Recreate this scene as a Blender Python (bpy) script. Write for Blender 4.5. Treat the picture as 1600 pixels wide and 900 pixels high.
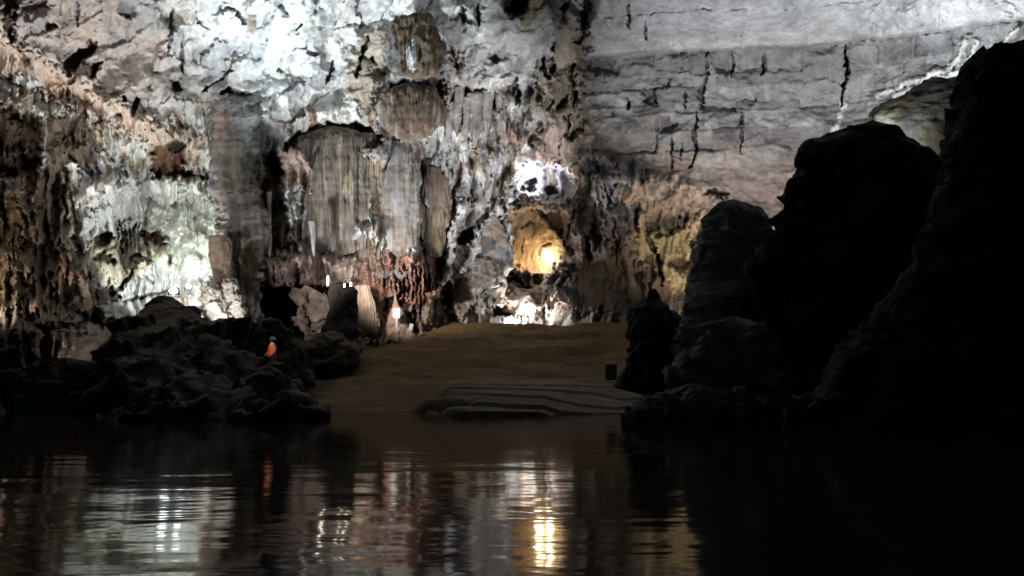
import bpy, math
import numpy as np
from mathutils import Vector

SC = bpy.context.scene
COLL = SC.collection
for o in list(bpy.data.objects):
    bpy.data.objects.remove(o)

# ------------------------------------------------------------------ camera
F = 1255.0                      # focal length in pixels of the 1600 px wide photograph
HORIZON = 590.0
PITCH = math.atan((HORIZON - 450.0) / F)
CAM_H = 1.5
cam_data = bpy.data.cameras.new("camera")
cam_data.sensor_width = 36.0
cam_data.lens = 36.0 * F / 1600.0
cam_data.clip_end = 500.0
cam = bpy.data.objects.new("camera", cam_data)
cam.location = (0, 0, CAM_H)
cam.rotation_euler = (math.pi / 2 + PITCH, 0, 0)
COLL.objects.link(cam)
SC.camera = cam
CP, SP = math.cos(PITCH), math.sin(PITCH)


def W(px, py, D):
    """world point at depth y = D on the viewing line of a photograph pixel (arrays or numbers)"""
    xc = (np.asarray(px, float) - 800.0) / F
    yc = (450.0 - np.asarray(py, float)) / F
    dy = CP - SP * yc
    dz = SP + CP * yc
    k = np.asarray(D, float) / dy
    return np.stack(np.broadcast_arrays(xc * k, dy * k, CAM_H + dz * k), -1)


def w1(px, py, D):
    return Vector([float(v) for v in W(px, py, D)])


# ------------------------------------------------------------------ world, exposure
world = bpy.data.worlds.new("World")
SC.world = world
world.use_nodes = True
bg = world.node_tree.nodes["Background"]
bg.inputs[0].default_value = (0.62, 0.72, 0.8, 1)
bg.inputs[1].default_value = 0.022          # faint daylight reaching in from the cave mouth
SC.view_settings.view_transform = 'Standard'
SC.view_settings.look = 'None'
SC.view_settings.exposure = 0.2
SC.view_settings.gamma = 1.0
try:
    SC.view_settings.use_curve_mapping = False
except Exception:
    pass
SC.cycles.use_denoising = True
try:
    SC.cycles.denoiser = 'OPENIMAGEDENOISE'
except Exception:
    pass
SC.cycles.max_bounces = 6
SC.cycles.diffuse_bounces = 4
SC.cycles.sample_clamp_indirect = 4.0


# ------------------------------------------------------------------ the cave's floodlights and added fill lamps
def flood(name, p, aim, power, col, angle=80, blend=0.7, size=0.25):
    d = bpy.data.lights.new(name, 'SPOT')
    d.energy = power
    d.color = col
    d.spot_size = math.radians(angle)
    d.spot_blend = blend
    d.shadow_soft_size = size
    o = bpy.data.objects.new(name, d)
    o.location = p
    o.rotation_euler = (aim - p).to_track_quat('-Z', 'Y').to_euler()
    COLL.objects.link(o)
    return o


def bulb(name, p, power, col, size=0.15):
    d = bpy.data.lights.new(name, 'POINT')
    d.energy = power
    d.color = col
    d.shadow_soft_size = size
    o = bpy.data.objects.new(name, d)
    o.location = p
    COLL.objects.link(o)
    return o


COOL = (0.86, 0.97, 1.0)
NEUT = (1.0, 0.94, 0.88)
# big uplights behind the dark rocks
flood("ceiling_floodlight", w1(330, 546, 41.5), w1(440, 10, 45), 62000, COOL, 62, 1.0, 1.2)
flood("left_ceiling_floodlight", w1(215, 548, 41.5), w1(120, 60, 45), 18000, (0.98, 0.97, 0.95), 64, 1.0, 1.2)
flood("drapery_floodlight", w1(300, 545, 41.5), w1(670, 200, 57), 26000, (1.0, 0.97, 0.94), 50, 1.0, 1.0)
flood("centre_fill", w1(1040, 565, 38.5), w1(715, 200, 57), 22000, (0.98, 0.98, 1.0), 47, 1.0, 1.0)  # added fill for the dark centre wall, not a lamp of the cave
flood("left_bank_fill", w1(-120, 470, 35), w1(70, 350, 46), 7500, (1.0, 0.9, 0.82), 95, 1.0, 1.0)  # added out of view to fill the dark left wall
flood("crag_floodlight", w1(1395, 235, 33.8), w1(1390, 185, 37), 330, (0.95, 1.0, 0.85), 120, 0.9, 0.1)
flood("bedded_wall_floodlight", w1(1130, 590, 40), w1(1260, 0, 50), 21000, (0.95, 0.96, 1.0), 80, 1.0, 1.0)
flood("warm_wall_floodlight", w1(1170, 430, 45), w1(1190, 270, 57), 4200, (1.0, 0.84, 0.68), 95, 1.0, 0.5)
flood("ledge_floodlight", w1(1560, 225, 40), w1(1500, 20, 46), 5200, (0.95, 1.0, 0.98), 120, 1.0, 0.5)
flood("alcove_floodlight", w1(285, 462, 48.5), w1(250, 350, 57), 5200, (0.95, 1.0, 0.93), 110, 0.8, 0.3)
flood("broken_column_floodlight", w1(300, 505, 45), w1(350, 470, 49), 750, (1.0, 0.98, 0.88), 100, 0.8, 0.1)
flood("brown_wall_floodlight", w1(548, 436, 47.2), w1(650, 440, 56), 6000, (1.0, 0.89, 0.83), 82, 1.0, 0.4)
flood("pale_boulder_floodlight", w1(514, 440, 47.8), w1(480, 440, 54), 420, (1.0, 0.9, 0.88), 130, 0.9, 0.3)
flood("terrace_floodlight", w1(798, 514, 58.3), w1(800, 470, 60.5), 2400, (1.0, 0.97, 0.93), 150, 0.6, 0.2)
bulb("amber_alcove_lamp", w1(855, 405, 64.2), 120, (1.0, 0.80, 0.52), 0.12)
bulb("amber_alcove_fill", w1(840, 414, 62.2), 150, (1.0, 0.66, 0.38), 0.3)  # added weaker fill for the rest of the alcove
bulb("window_lamp", w1(836, 284, 62.0), 200, (0.88, 0.87, 1.0), 0.12)
flood("window_rim_floodlight", w1(854, 308, 59.2), w1(862, 215, 60.5), 700, (1.0, 0.93, 0.92), 130, 0.9, 0.2)
flood("terrace_side_floodlight", w1(885, 509, 58.2), w1(790, 460, 60), 1100, (1.0, 0.95, 0.9), 140, 0.8, 0.2)
flood("yellow_niche_floodlight", w1(1085, 500, 54), w1(1050, 380, 58), 1900, (1.0, 0.84, 0.58), 90, 0.9, 0.3)
flood("low_rock_floodlight", w1(118, 548, 37.8), w1(108, 536, 41), 45, (1.0, 0.9, 0.85), 120, 1.0, 0.1)
flood("person_fill", w1(409, 527, 36.2), w1(424, 548, 37.4), 26, (1.0, 0.95, 0.9), 50, 0.8, 0.1)  # added only to brighten the person, no fixture stands here


# ------------------------------------------------------------------ noise
def _hash(ix, iy, iz, seed):
    h = (ix.astype(np.uint32) * np.uint32(374761393) + iy.astype(np.uint32) * np.uint32(668265263)
         + iz.astype(np.uint32) * np.uint32(2147483647 - 58) + np.uint32((seed * 974711 + 12345) & 0xffffffff))
    h = (h ^ (h >> np.uint32(13))) * np.uint32(1274126177)
    h = (h ^ (h >> np.uint32(16))) * np.uint32(2246822519)
    return h ^ (h >> np.uint32(15))


def _u(h):
    return (h & np.uint32(0xffffff)).astype(np.float32) / np.float32(16777216.0)


def p2(x, y, seed=0):
    """2D gradient noise, about -0.7..0.7 scaled to -1..1"""
    x = np.asarray(x, np.float32); y = np.asarray(y, np.float32)
    x0 = np.floor(x); y0 = np.floor(y)
    fx = x - x0; fy = y - y0
    ix = x0.astype(np.int64); iy = y0.astype(np.int64)
    z = np.zeros(1, np.int64)
    ux = fx * fx * fx * (fx * (fx * 6 - 15) + 10)
    uy = fy * fy * fy * (fy * (fy * 6 - 15) + 10)

    def g(a, b):
        t = _u(_hash(ix + a, iy + b, z, seed)) * np.float32(2 * math.pi)
        return np.cos(t) * (fx - a) + np.sin(t) * (fy - b)
    n0 = g(0, 0); n0 += ux * (g(1, 0) - n0)
    n1 = g(0, 1); n1 += ux * (g(1, 1) - n1)
    return (n0 + uy * (n1 - n0)) * np.float32(1.5)


def p3(P, seed=0):
    P = np.asarray(P, np.float32)
    P0 = np.floor(P)
    f = P - P0
    I = P0.astype(np.int64)
    u = f * f * f * (f * (f * 6 - 15) + 10)
    out = 0.0
    for a in (0, 1):
        wa = u[..., 0] if a else 1 - u[..., 0]
        for b in (0, 1):
            wb = u[..., 1] if b else 1 - u[..., 1]
            for c in (0, 1):
                wc = u[..., 2] if c else 1 - u[..., 2]
                h = _hash(I[..., 0] + a, I[..., 1] + b, I[..., 2] + c, seed)
                gx = (h & np.uint32(1023)).astype(np.float32) / 511.5 - 1
                gy = ((h >> np.uint32(10)) & np.uint32(1023)).astype(np.float32) / 511.5 - 1
                gz = ((h >> np.uint32(20)) & np.uint32(1023)).astype(np.float32) / 511.5 - 1
                out = out + wa * wb * wc * (gx * (f[..., 0] - a) + gy * (f[..., 1] - b) + gz * (f[..., 2] - c))
    return out * 1.4


def fbm2(x, y, octv=4, seed=0, gain=0.5):
    a, s, t = 1.0, 0.0, 0.0
    for k in range(octv):
        s = s + a * p2(x * 2 ** k, y * 2 ** k, seed + 17 * k)
        t += a; a *= gain
    return s / t * 1.5


def rid2(x, y, octv=3, seed=0):
    a, s, t = 1.0, 0.0, 0.0
    for k in range(octv):
        s = s + a * (1 - np.abs(p2(x * 2 ** k, y * 2 ** k, seed + 31 * k)) * 2)
        t += a; a *= 0.5
    return s / t


def fbm3(P, octv=4, seed=0):
    a, s, t = 1.0, 0.0, 0.0
    for k in range(octv):
        s = s + a * p3(P * 2 ** k, seed + 13 * k)
        t += a; a *= 0.5
    return s / t * 1.5


def rid3(P, octv=3, seed=0):
    a, s, t = 1.0, 0.0, 0.0
    for k in range(octv):
        s = s + a * (1 - np.abs(p3(P * 2 ** k, seed + 29 * k)) * 2)
        t += a; a *= 0.5
    return s / t


def worley2(x, y, seed=0):
    x = np.asarray(x, np.float32); y = np.asarray(y, np.float32)
    x0 = np.floor(x).astype(np.int64); y0 = np.floor(y).astype(np.int64)
    z = np.zeros(1, np.int64)
    f1 = np.full(x.shape, 9, np.float32); f2 = f1.copy(); cid = np.zeros(x.shape, np.float32)
    for a in (-1, 0, 1):
        for b in (-1, 0, 1):
            h = _hash(x0 + a, y0 + b, z, seed)
            jx = (h & np.uint32(1023)).astype(np.float32) / 1023
            jy = ((h >> np.uint32(10)) & np.uint32(1023)).astype(np.float32) / 1023
            d = np.sqrt((x0 + a + jx - x) ** 2 + (y0 + b + jy - y) ** 2)
            n = d < f1
            f2 = np.where(n, f1, np.minimum(f2, d))
            cid = np.where(n, ((h >> np.uint32(20)) & np.uint32(1023)).astype(np.float32) / 1023, cid)
            f1 = np.where(n, d, f1)
    return f1, f2, cid


def facet2(x, y, seed=0):
    """angular rock facets: every cell is a plane with its own tilt; also returns a random number per cell"""
    x = np.asarray(x, np.float32); y = np.asarray(y, np.float32)
    x0 = np.floor(x).astype(np.int64); y0 = np.floor(y).astype(np.int64)
    z = np.zeros(1, np.int64)
    f1 = np.full(x.shape, 9, np.float32); h1 = np.zeros(x.shape, np.float32); cid = np.zeros(x.shape, np.float32)
    for a in (-1, 0, 1):
        for b in (-1, 0, 1):
            h = _hash(x0 + a, y0 + b, z, seed)
            jx = (h & np.uint32(255)).astype(np.float32) / 255
            jy = ((h >> np.uint32(8)) & np.uint32(255)).astype(np.float32) / 255
            r1 = ((h >> np.uint32(16)) & np.uint32(255)).astype(np.float32) / 255
            r2 = ((h >> np.uint32(24)) & np.uint32(255)).astype(np.float32) / 255
            dx = x - (x0 + a + jx); dy = y - (y0 + b + jy)
            d = dx * dx + dy * dy
            n = d < f1
            t = r1 * np.float32(6.2832)
            h1 = np.where(n, (np.cos(t) * dx + np.sin(t) * dy) * (0.5 + r2) + r2 * .6, h1)
            cid = np.where(n, r2, cid)
            f1 = np.where(n, d, f1)
    return h1 - .3, cid


def worley3(P, seed=0):
    I = np.floor(P).astype(np.int64)
    f1 = np.full(P.shape[:-1], 9.0); f2 = f1.copy(); cid = np.zeros(P.shape[:-1])
    for a in (-1, 0, 1):
        for b in (-1, 0, 1):
            for c in (-1, 0, 1):
                h = _hash(I[..., 0] + a, I[..., 1] + b, I[..., 2] + c, seed)
                j = np.stack([(h & np.uint32(1023)), (h >> np.uint32(10)) & np.uint32(1023), (h >> np.uint32(20)) & np.uint32(1023)], -1) / 1023.0
                d = np.linalg.norm(I + np.array([a, b, c]) + j - P, axis=-1)
                n = d < f1
                f2 = np.where(n, f1, np.minimum(f2, d))
                cid = np.where(n, j[..., 0], cid)
                f1 = np.where(n, d, f1)
    return f1, f2, cid


def facet3(P, seed=0):
    I = np.floor(P).astype(np.int64)
    f1 = np.full(P.shape[:-1], 99.0); hh = np.zeros(P.shape[:-1]); cid = hh.copy()
    for a in (-1, 0, 1):
        for b in (-1, 0, 1):
            for c in (-1, 0, 1):
                h = _hash(I[..., 0] + a, I[..., 1] + b, I[..., 2] + c, seed)
                j = np.stack([(h & np.uint32(1023)), (h >> np.uint32(10)) & np.uint32(1023), (h >> np.uint32(20)) & np.uint32(1023)], -1) / 1023.0
                dv = P - (I + np.array([a, b, c]) + j)
                g = _hash(I[..., 0] + a, I[..., 1] + b, I[..., 2] + c, seed + 501)
                tv = np.stack([(g & np.uint32(1023)), (g >> np.uint32(10)) & np.uint32(1023), (g >> np.uint32(20)) & np.uint32(1023)], -1) / 511.5 - 1
                d = (dv * dv).sum(-1)
                n = d < f1
                hh = np.where(n, (dv * tv).sum(-1) + .5 * tv[..., 0], hh)
                cid = np.where(n, j[..., 0], cid)
                f1 = np.where(n, d, f1)
    return hh, cid


def sst(a, b, x):
    t = np.clip((x - a) / (b - a), 0, 1)
    return t * t * (3 - 2 * t)


def seg_dist(x, y, pts, closed):
    d = np.full(x.shape, 1e9, np.float32)
    tt = np.zeros(x.shape, np.float32)
    n = len(pts)
    last = n if closed else n - 1
    for i in range(last):
        ax, ay = pts[i]; bx, by = pts[(i + 1) % n]
        ex, ey = bx - ax, by - ay
        L = ex * ex + ey * ey + 1e-9
        t = np.clip(((x - ax) * ex + (y - ay) * ey) / L, 0, 1)
        q = (x - ax - t * ex) ** 2 + (y - ay - t * ey) ** 2
        m = q < d
        d = np.where(m, q, d)
        tt = np.where(m, (i + t) / last, tt)
    return np.sqrt(d), tt


def sd_poly(x, y, pts):
    d, _ = seg_dist(x, y, pts, True)
    ins = np.zeros(x.shape, bool)
    n = len(pts)
    for i in range(n):
        ax, ay = pts[i]; bx, by = pts[(i + 1) % n]
        if ay == by:
            continue
        c = ((ay > y) != (by > y)) & (x < (bx - ax) * (y - ay) / (by - ay) + ax)
        ins ^= c
    return np.where(ins, -d, d)


# ------------------------------------------------------------------ materials
def nt(mat):
    mat.use_nodes = True
    t = mat.node_tree
    for n in list(t.nodes):
        t.nodes.remove(n)
    out = t.nodes.new("ShaderNodeOutputMaterial")
    b = t.nodes.new("ShaderNodeBsdfPrincipled")
    t.links.new(b.outputs[0], out.inputs[0])
    return t, b


def rock_material(name, rough=0.8, bump=0.5, spec=0.25, fine=2.2):
    m = bpy.data.materials.new(name)
    t, b = nt(m)
    N, L = t.nodes.new, t.links.new
    geo = N("ShaderNodeNewGeometry")
    at = N("ShaderNodeAttribute"); at.attribute_name = "albedo"
    n1 = N("ShaderNodeTexNoise"); n1.inputs["Scale"].default_value = fine; n1.inputs["Detail"].default_value = 7; n1.inputs["Roughness"].default_value = 0.65
    n2 = N("ShaderNodeTexNoise"); n2.inputs["Scale"].default_value = fine * 0.33; n2.inputs["Detail"].default_value = 6; n2.inputs["Roughness"].default_value = 0.6
    L(geo.outputs["Position"], n1.inputs["Vector"]); L(geo.outputs["Position"], n2.inputs["Vector"])
    r1 = N("ShaderNodeMapRange"); r1.inputs[1].default_value = 0.3; r1.inputs[2].default_value = 0.7; r1.inputs[3].default_value = 0.72; r1.inputs[4].default_value = 1.18
    L(n1.outputs["Fac"], r1.inputs[0])
    r2 = N("ShaderNodeMapRange"); r2.inputs[1].default_value = 0.3; r2.inputs[2].default_value = 0.7; r2.inputs[3].default_value = 0.75; r2.inputs[4].default_value = 1.2
    L(n2.outputs["Fac"], r2.inputs[0])
    mu = N("ShaderNodeMath"); mu.operation = 'MULTIPLY'; L(r1.outputs[0], mu.inputs[0]); L(r2.outputs[0], mu.inputs[1])
    vm = N("ShaderNodeVectorMath"); vm.operation = 'SCALE'
    L(at.outputs["Color"], vm.inputs[0]); L(mu.outputs[0], vm.inputs["Scale"])
    L(vm.outputs[0], b.inputs["Base Color"])
    rr = N("ShaderNodeMapRange"); rr.inputs[1].default_value = 0.3; rr.inputs[2].default_value = 0.7; rr.inputs[3].default_value = rough - 0.2; rr.inputs[4].default_value = min(1, rough + 0.15)
    L(n2.outputs["Fac"], rr.inputs[0]); L(rr.outputs[0], b.inputs["Roughness"])
    b.inputs["Specular IOR Level"].default_value = spec
    bp = N("ShaderNodeBump"); bp.inputs["Strength"].default_value = bump; bp.inputs["Distance"].default_value = 0.25
    L(n1.outputs["Fac"], bp.inputs["Height"]); L(bp.outputs[0], b.inputs["Normal"])
    return m


def plain_material(name, col, rough=0.5, metal=0.0, var=0.2, scale=6.0, spec=0.4):
    m = bpy.data.materials.new(name)
    t, b = nt(m)
    N, L = t.nodes.new, t.links.new
    geo = N("ShaderNodeNewGeometry")
    n1 = N("ShaderNodeTexNoise"); n1.inputs["Scale"].default_value = scale; n1.inputs["Detail"].default_value = 5
    L(geo.outputs["Position"], n1.inputs["Vector"])
    mx = N("ShaderNodeMix"); mx.data_type = 'RGBA'
    mx.inputs[6].default_value = tuple(c * (1 - var) for c in col) + (1,)
    mx.inputs[7].default_value = tuple(min(1, c * (1 + var)) for c in col) + (1,)
    L(n1.outputs["Fac"], mx.inputs[0]); L(mx.outputs[2], b.inputs["Base Color"])
    b.inputs["Roughness"].default_value = rough
    b.inputs["Metallic"].default_value = metal
    b.inputs["Specular IOR Level"].default_value = spec
    return m


def glow_material(name, col, strength):
    m = bpy.data.materials.new(name)
    t, b = nt(m)
    b.inputs["Base Color"].default_value = (0.8, 0.8, 0.8, 1)
    b.inputs["Emission Color"].default_value = col + (1,)
    b.inputs["Emission Strength"].default_value = strength
    return m


M_ROCK = rock_material("limestone")
M_DARK = rock_material("wet_dark_limestone", 0.7, 0.6, 0.25, 3.0)
M_SAND = rock_material("river_sand", 0.9, 0.25, 0.15, 5.0)

# ------------------------------------------------------------------ object helpers


def mesh_of(name, V, Q, col=None, smooth=True, mat=None):
    V = np.asarray(V, np.float32).reshape(-1, 3)
    me = bpy.data.meshes.new(name)
    tri = None
    if isinstance(Q, tuple):
        Q, tri = Q
    Q = np.asarray(Q, np.int32).reshape(-1, 4)
    T = np.zeros((0, 3), np.int32) if tri is None else np.asarray(tri, np.int32).reshape(-1, 3)
    me.vertices.add(len(V)); me.vertices.foreach_set("co", V.ravel())
    nl = Q.size + T.size
    me.loops.add(nl); me.loops.foreach_set("vertex_index", np.concatenate([Q.ravel(), T.ravel()]))
    me.polygons.add(len(Q) + len(T))
    st = np.concatenate([np.arange(len(Q)) * 4, Q.size + np.arange(len(T)) * 3]).astype(np.int32)
    me.polygons.foreach_set("loop_start", st)
    me.polygons.foreach_set("use_smooth", np.full(len(Q) + len(T), smooth))
    me.update(calc_edges=True)
    if col is not None:
        a = me.color_attributes.new("albedo", 'FLOAT_COLOR', 'POINT')
        c4 = np.ones((len(V), 4), np.float32); c4[:, :3] = np.asarray(col).reshape(-1, 3)
        a.data.foreach_set("color", c4.ravel())
    if mat:
        me.materials.append(mat)
    return me


def put(name, me, label=None, cat=None, group=None, kind=None, parent=None, loc=None):
    if loc is not None:                       # move the mesh so that its origin sits at loc
        co = np.empty(len(me.vertices) * 3, np.float32)
        me.vertices.foreach_get("co", co)
        co = co.reshape(-1, 3) - np.array(loc, np.float32)
        me.vertices.foreach_set("co", co.ravel()); me.update()
    o = bpy.data.objects.new(name, me)
    COLL.objects.link(o)
    if loc is not None:
        o.location = loc
    if parent:
        o.parent = parent
    if label: o["label"] = label
    if cat: o["category"] = cat
    if group: o["group"] = group
    if kind: o["kind"] = kind
    return o


def empty(name, loc, label, cat, group=None):
    o = bpy.data.objects.new(name, None)
    o.empty_display_size = 0.2
    COLL.objects.link(o)
    o.location = loc
    o["label"] = label; o["category"] = cat
    if group: o["group"] = group
    return o


# ------------------------------------------------------------------ palette of rock albedos; some also paint shade and lamplight
WHITE = np.array([0.62, 0.63, 0.61])
PALE = np.array([0.50, 0.51, 0.52])
GREY = np.array([0.27, 0.275, 0.285])
DGREY = np.array([0.15, 0.15, 0.155])
TAN = np.array([0.27, 0.225, 0.17])
PINK = np.array([0.44, 0.345, 0.30])
PEACH = np.array([0.49, 0.39, 0.32])
BROWN = np.array([0.105, 0.075, 0.052])
RED = np.array([0.20, 0.11, 0.08])
DARK = np.array([0.028, 0.024, 0.021])
AMBER = np.array([0.50, 0.40, 0.26])
YELL = np.array([0.40, 0.345, 0.22])
SANDC = np.array([0.14, 0.092, 0.044])

# ------------------------------------------------------------------ the cave wall and ceiling as one relief
gx = np.concatenate([np.arange(-460, -20, 9.0), np.arange(-20, 1621, 1.7), np.arange(1630, 2060, 9.0)]).astype(np.float32)
gy = np.concatenate([np.arange(-520, -24, 9.0), np.arange(-24, 566, 1.6), np.arange(568, 720, 8.0)]).astype(np.float32)
X, Y = np.meshgrid(gx, gy)
# base depth from scattered control points
ctrl = [(-400, -500, 22), (300, -500, 22), (900, -500, 24), (1600, -500, 22), (2000, -500, 20),
        (-400, -200, 28), (300, -200, 34), (900, -200, 37), (1600, -200, 32), (2000, -200, 27),
        (-400, 0, 33), (0, 0, 42), (400, 0, 45), (800, 0, 50), (1200, 0, 49), (1600, 0, 44), (2000, 0, 34),
        (-400, 150, 36), (0, 150, 47), (200, 150, 51), (400, 150, 53), (600, 150, 55), (850, 150, 57), (1200, 100, 55), (1200, 160, 57), (1600, 150, 50), (2000, 150, 36),
        (-400, 300, 36), (0, 300, 47), (130, 300, 51), (240, 330, 58), (330, 320, 57), (500, 300, 56), (700, 300, 59.5), (850, 300, 61), (1000, 300, 59), (1200, 300, 58), (1600, 300, 50), (2000, 300, 36),
        (-400, 450, 34), (0, 450, 42), (110, 450, 47), (240, 440, 55), (400, 450, 54), (500, 440, 54), (620, 440, 55.5), (720, 450, 59), (850, 440, 63), (1000, 430, 60), (1200, 430, 56), (1600, 450, 46),
        (0, 540, 38), (105, 545, 40.5), (300, 540, 50), (500, 530, 51.5), (560, 540, 51.5), (640, 525, 53.8), (720, 510, 57), (850, 500, 60.5), (980, 495, 59), (1200, 520, 54), (-400, 600, 30), (0, 650, 34), (300, 650, 46), (560, 650, 48), (850, 650, 58), (1200, 650, 52), (1700, 600, 40)]
ctrl = np.array(ctrl, np.float32)
cx = np.arange(-480, 2080, 20.0); cy = np.arange(-540, 741, 20.0)
CX, CY = np.meshgrid(cx, cy)
d2 = (CX[..., None] - ctrl[:, 0]) ** 2 + (CY[..., None] - ctrl[:, 1]) ** 2
wgt = 1.0 / (d2 + 30.0 ** 2) ** 1.7
Bc = (wgt * ctrl[:, 2]).sum(-1) / wgt.sum(-1)


def bspline(g, c0, n):
    u = (g - c0) / 20.0
    i = np.floor(u).astype(int); t = u - i
    Bm = np.zeros((len(g), n))
    for k, wv_ in enumerate([(1 - t) ** 3 / 6, (3 * t ** 3 - 6 * t ** 2 + 4) / 6, (-3 * t ** 3 + 3 * t ** 2 + 3 * t + 1) / 6, t ** 3 / 6]):
        np.add.at(Bm, (np.arange(len(g)), np.clip(i - 1 + k, 0, n - 1)), wv_)
    return Bm


BASE = (bspline(gy, cy[0], len(cy)) @ Bc @ bspline(gx, cx[0], len(cx)).T).astype(np.float32)

# warp fields for irregular outlines
WX = fbm2(X / 42, Y / 42, 4, 3) * 9; WY = fbm2(X / 42, Y / 42, 4, 7) * 9
FR = fbm2(X / 9, Y / 60, 3, 11) * 10          # vertical fringe
XW, YW = X + WX, Y + WY
WX2 = fbm2(X / 11, Y / 11, 3, 13) * 4; WY2 = fbm2(X / 11, Y / 11, 3, 15) * 4
NZ = fbm2(X / 6, Y / 8, 3, 19)
XV, YV = X + WX * .6 + WX2, Y + WY * .6 + WY2
FA, ca1 = facet2(XV / 44 + YV / 150, YV / 40, 101)
FB, ca2 = facet2(XV / 17, YV / 17 + XV / 60, 103)
FC, ca3 = facet2(XV / 26, YV / 58, 105)
FD, ca4 = facet2(XV / 10, YV / 20, 107)

# zones
def zone(pts, soft):
    return 1 - sst(-soft, soft, sd_poly(XW, YW, pts))
ZC = zone([(-500, -560), (905, -560), (900, 0), (905, 50), (880, 110), (790, 135), (690, 120), (600, 130), (555, 185), (430, 205), (330, 160), (230, 195), (120, 150), (0, 75), (-500, 60)], 14)
ZR = zone([(940, -560), (2100, -560), (2100, 420), (1150, 335), (1080, 290), (960, 245), (926, 232), (903, 222), (914, 185), (904, 130), (918, 80), (912, 45), (930, 10), (955, -60)], 9)
ZM = np.clip(1 - ZC - ZR, 0, 1)
ZL = zone([(120, 400), (230, 480), (420, 520), (420, 395), (600, 400), (690, 390), (700, 540), (120, 640), (-500, 700), (-500, 290), (110, 290)], 16)   # muddy lower wall

H = np.zeros_like(X)
# rough scalloped ceiling
c1, c2, cid = worley2(XW / 46 + 3, YW / 34 + 1, 5)
c3, c4, cid2 = worley2(XW / 19, YW / 15, 9)
H += ZC * (fbm2(XW / 110, YW / 90, 3, 21) * 1.5 + FA * .6 + FB * .13 + (0.5 - c3) * 0.06 + (rid2(XW / 90 + YW / 120, YW / 110 - XW / 200, 3, 23) - 0.4) * 0.45 + fbm2(XV / 9, YV / 9, 3, 25) * 0.07)
# draped middle wall: flutes, tiers with hanging fringes
tier = (YW + FR * 1.6 + fbm2(X / 60, Y / 200, 2, 31) * 30) / 62.0
ft = tier - np.floor(tier)
tid = _u(_hash(np.floor(tier).astype(np.int64), np.floor((XW + 25 * np.floor(tier)) / 55).astype(np.int64), np.zeros(1, np.int64), 5))
H += ZM * (fbm2(XW / 80, YW / 110, 3, 33) * 1.9 + fbm2(XW / 13, Y / 110, 3, 35) * 0.85 + (rid2(XW / 24, Y / 160, 2, 37) - .4) * 0.9
           + tid * 1.1 * ft ** 1.5 - 0.25 + FC * .6 + FD * .12 + (0.5 - c3) * 0.08 + fbm2(XV / 8, YV / 14, 3, 39) * 0.11)
H += ZM * ZL * ((0.5 - c1) * 0.8 + fbm2(X / 24, Y / 20, 3, 41) * 0.5)
# bedded limestone: strata with joints
s = Y - np.interp(X, [600, 900, 1050, 1250, 1400, 1500, 1600, 2000], [110, 95, 83, 77, 61, 46, 33, -15]) + 84 + WY * 0.35
edges = np.array([-560, -500, -430, -360, -310, -250, -200, -160, -120, -90, -62, -38, -12, 20, 48, 84, 118, 139, 163, 178, 205, 238, 258, 292, 318, 352, 400, 470])
lay = np.searchsorted(edges, s) - 1
lay = np.clip(lay, 0, len(edges) - 2)
rs = np.random.RandomState(4)
lh = rs.uniform(-.10, .10, len(edges)); lw = rs.uniform(45, 120, len(edges)); lo = rs.uniform(0, 100, len(edges))
blk = np.floor((X + WX * 0.5 + lo[lay]) / lw[lay]).astype(np.int64)
bf = (X + WX * 0.5 + lo[lay]) / lw[lay] - blk
rb = _u(_hash(blk, lay.astype(np.int64), np.zeros(1, np.int64), 77))
jd = np.minimum(bf, 1 - bf) * lw[lay]
jn = _u(_hash(blk + (bf > 0.5), lay.astype(np.int64), np.zeros(1, np.int64), 78))
inlay = (s - edges[lay]) / (edges[lay + 1] - edges[lay])
HR = lh[lay] + (rb - .5) * (0.26 + .34 * sst(84, 100, s) * (1 - sst(230, 270, s)) * (1 - sst(1250, 1500, X))) + fbm2(XW / 110, YW / 60, 4, 51) * 0.8 + fbm2(XV / 30, YV / 14, 4, 53) * 0.13 + (rid2(XV / 90, YV / 22, 3, 55) - .4) * 0.12 + FA * .16 * sst(.45, .7, ca1) + fbm2(XV / 7, YV / 5, 2, 57) * 0.03
HR -= np.where(jn > 0.72, 0.3, 0.0) * (1 - sst(0.4, 2.4 + NZ, jd)) * sst(-.1, .3, inlay)
sv = s + WY2 * .6
HR += 1.7 * (1 - sst(77, 84, sv)) + np.clip((84 - sv) / 84, 0, 2) * 3.2               # the overhanging upper beds
H += ZR * HR

# base colours
nA = fbm2(X / 60, Y / 50, 5, 61); nB = fbm2(XW / 22, YW / 26, 4, 63); nC = fbm2(XW / 10, Y / 45, 4, 65)


def mixc(C, col, a):
    return C + (np.asarray(col, np.float32) - C) * a[..., None]


COL = np.zeros(X.shape + (3,), np.float32) + GREY.astype(np.float32)
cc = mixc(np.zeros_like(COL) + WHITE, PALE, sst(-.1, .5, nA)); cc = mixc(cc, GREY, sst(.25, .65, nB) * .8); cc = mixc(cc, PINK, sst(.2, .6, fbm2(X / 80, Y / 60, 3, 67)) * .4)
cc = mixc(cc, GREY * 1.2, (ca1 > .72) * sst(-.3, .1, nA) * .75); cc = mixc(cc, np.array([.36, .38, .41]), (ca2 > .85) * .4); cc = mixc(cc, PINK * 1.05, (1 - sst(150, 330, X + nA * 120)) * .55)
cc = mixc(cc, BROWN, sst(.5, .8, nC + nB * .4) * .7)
cm = mixc(np.zeros_like(COL) + PALE * .9, TAN, sst(-.25, .35, nC + nA * .5)); cm = mixc(cm, BROWN, sst(.15, .6, nB + nC * .5) * .85); cm = mixc(cm, WHITE, sst(.15, .55, -nB + nA * .3) * .7); cm = mixc(cm, BROWN, (ca3 > .86) * .4); cm = mixc(cm, DGREY, (ca4 > .9) * .35); cm = mixc(cm, WHITE, (ca4 < .1) * .4)
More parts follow.
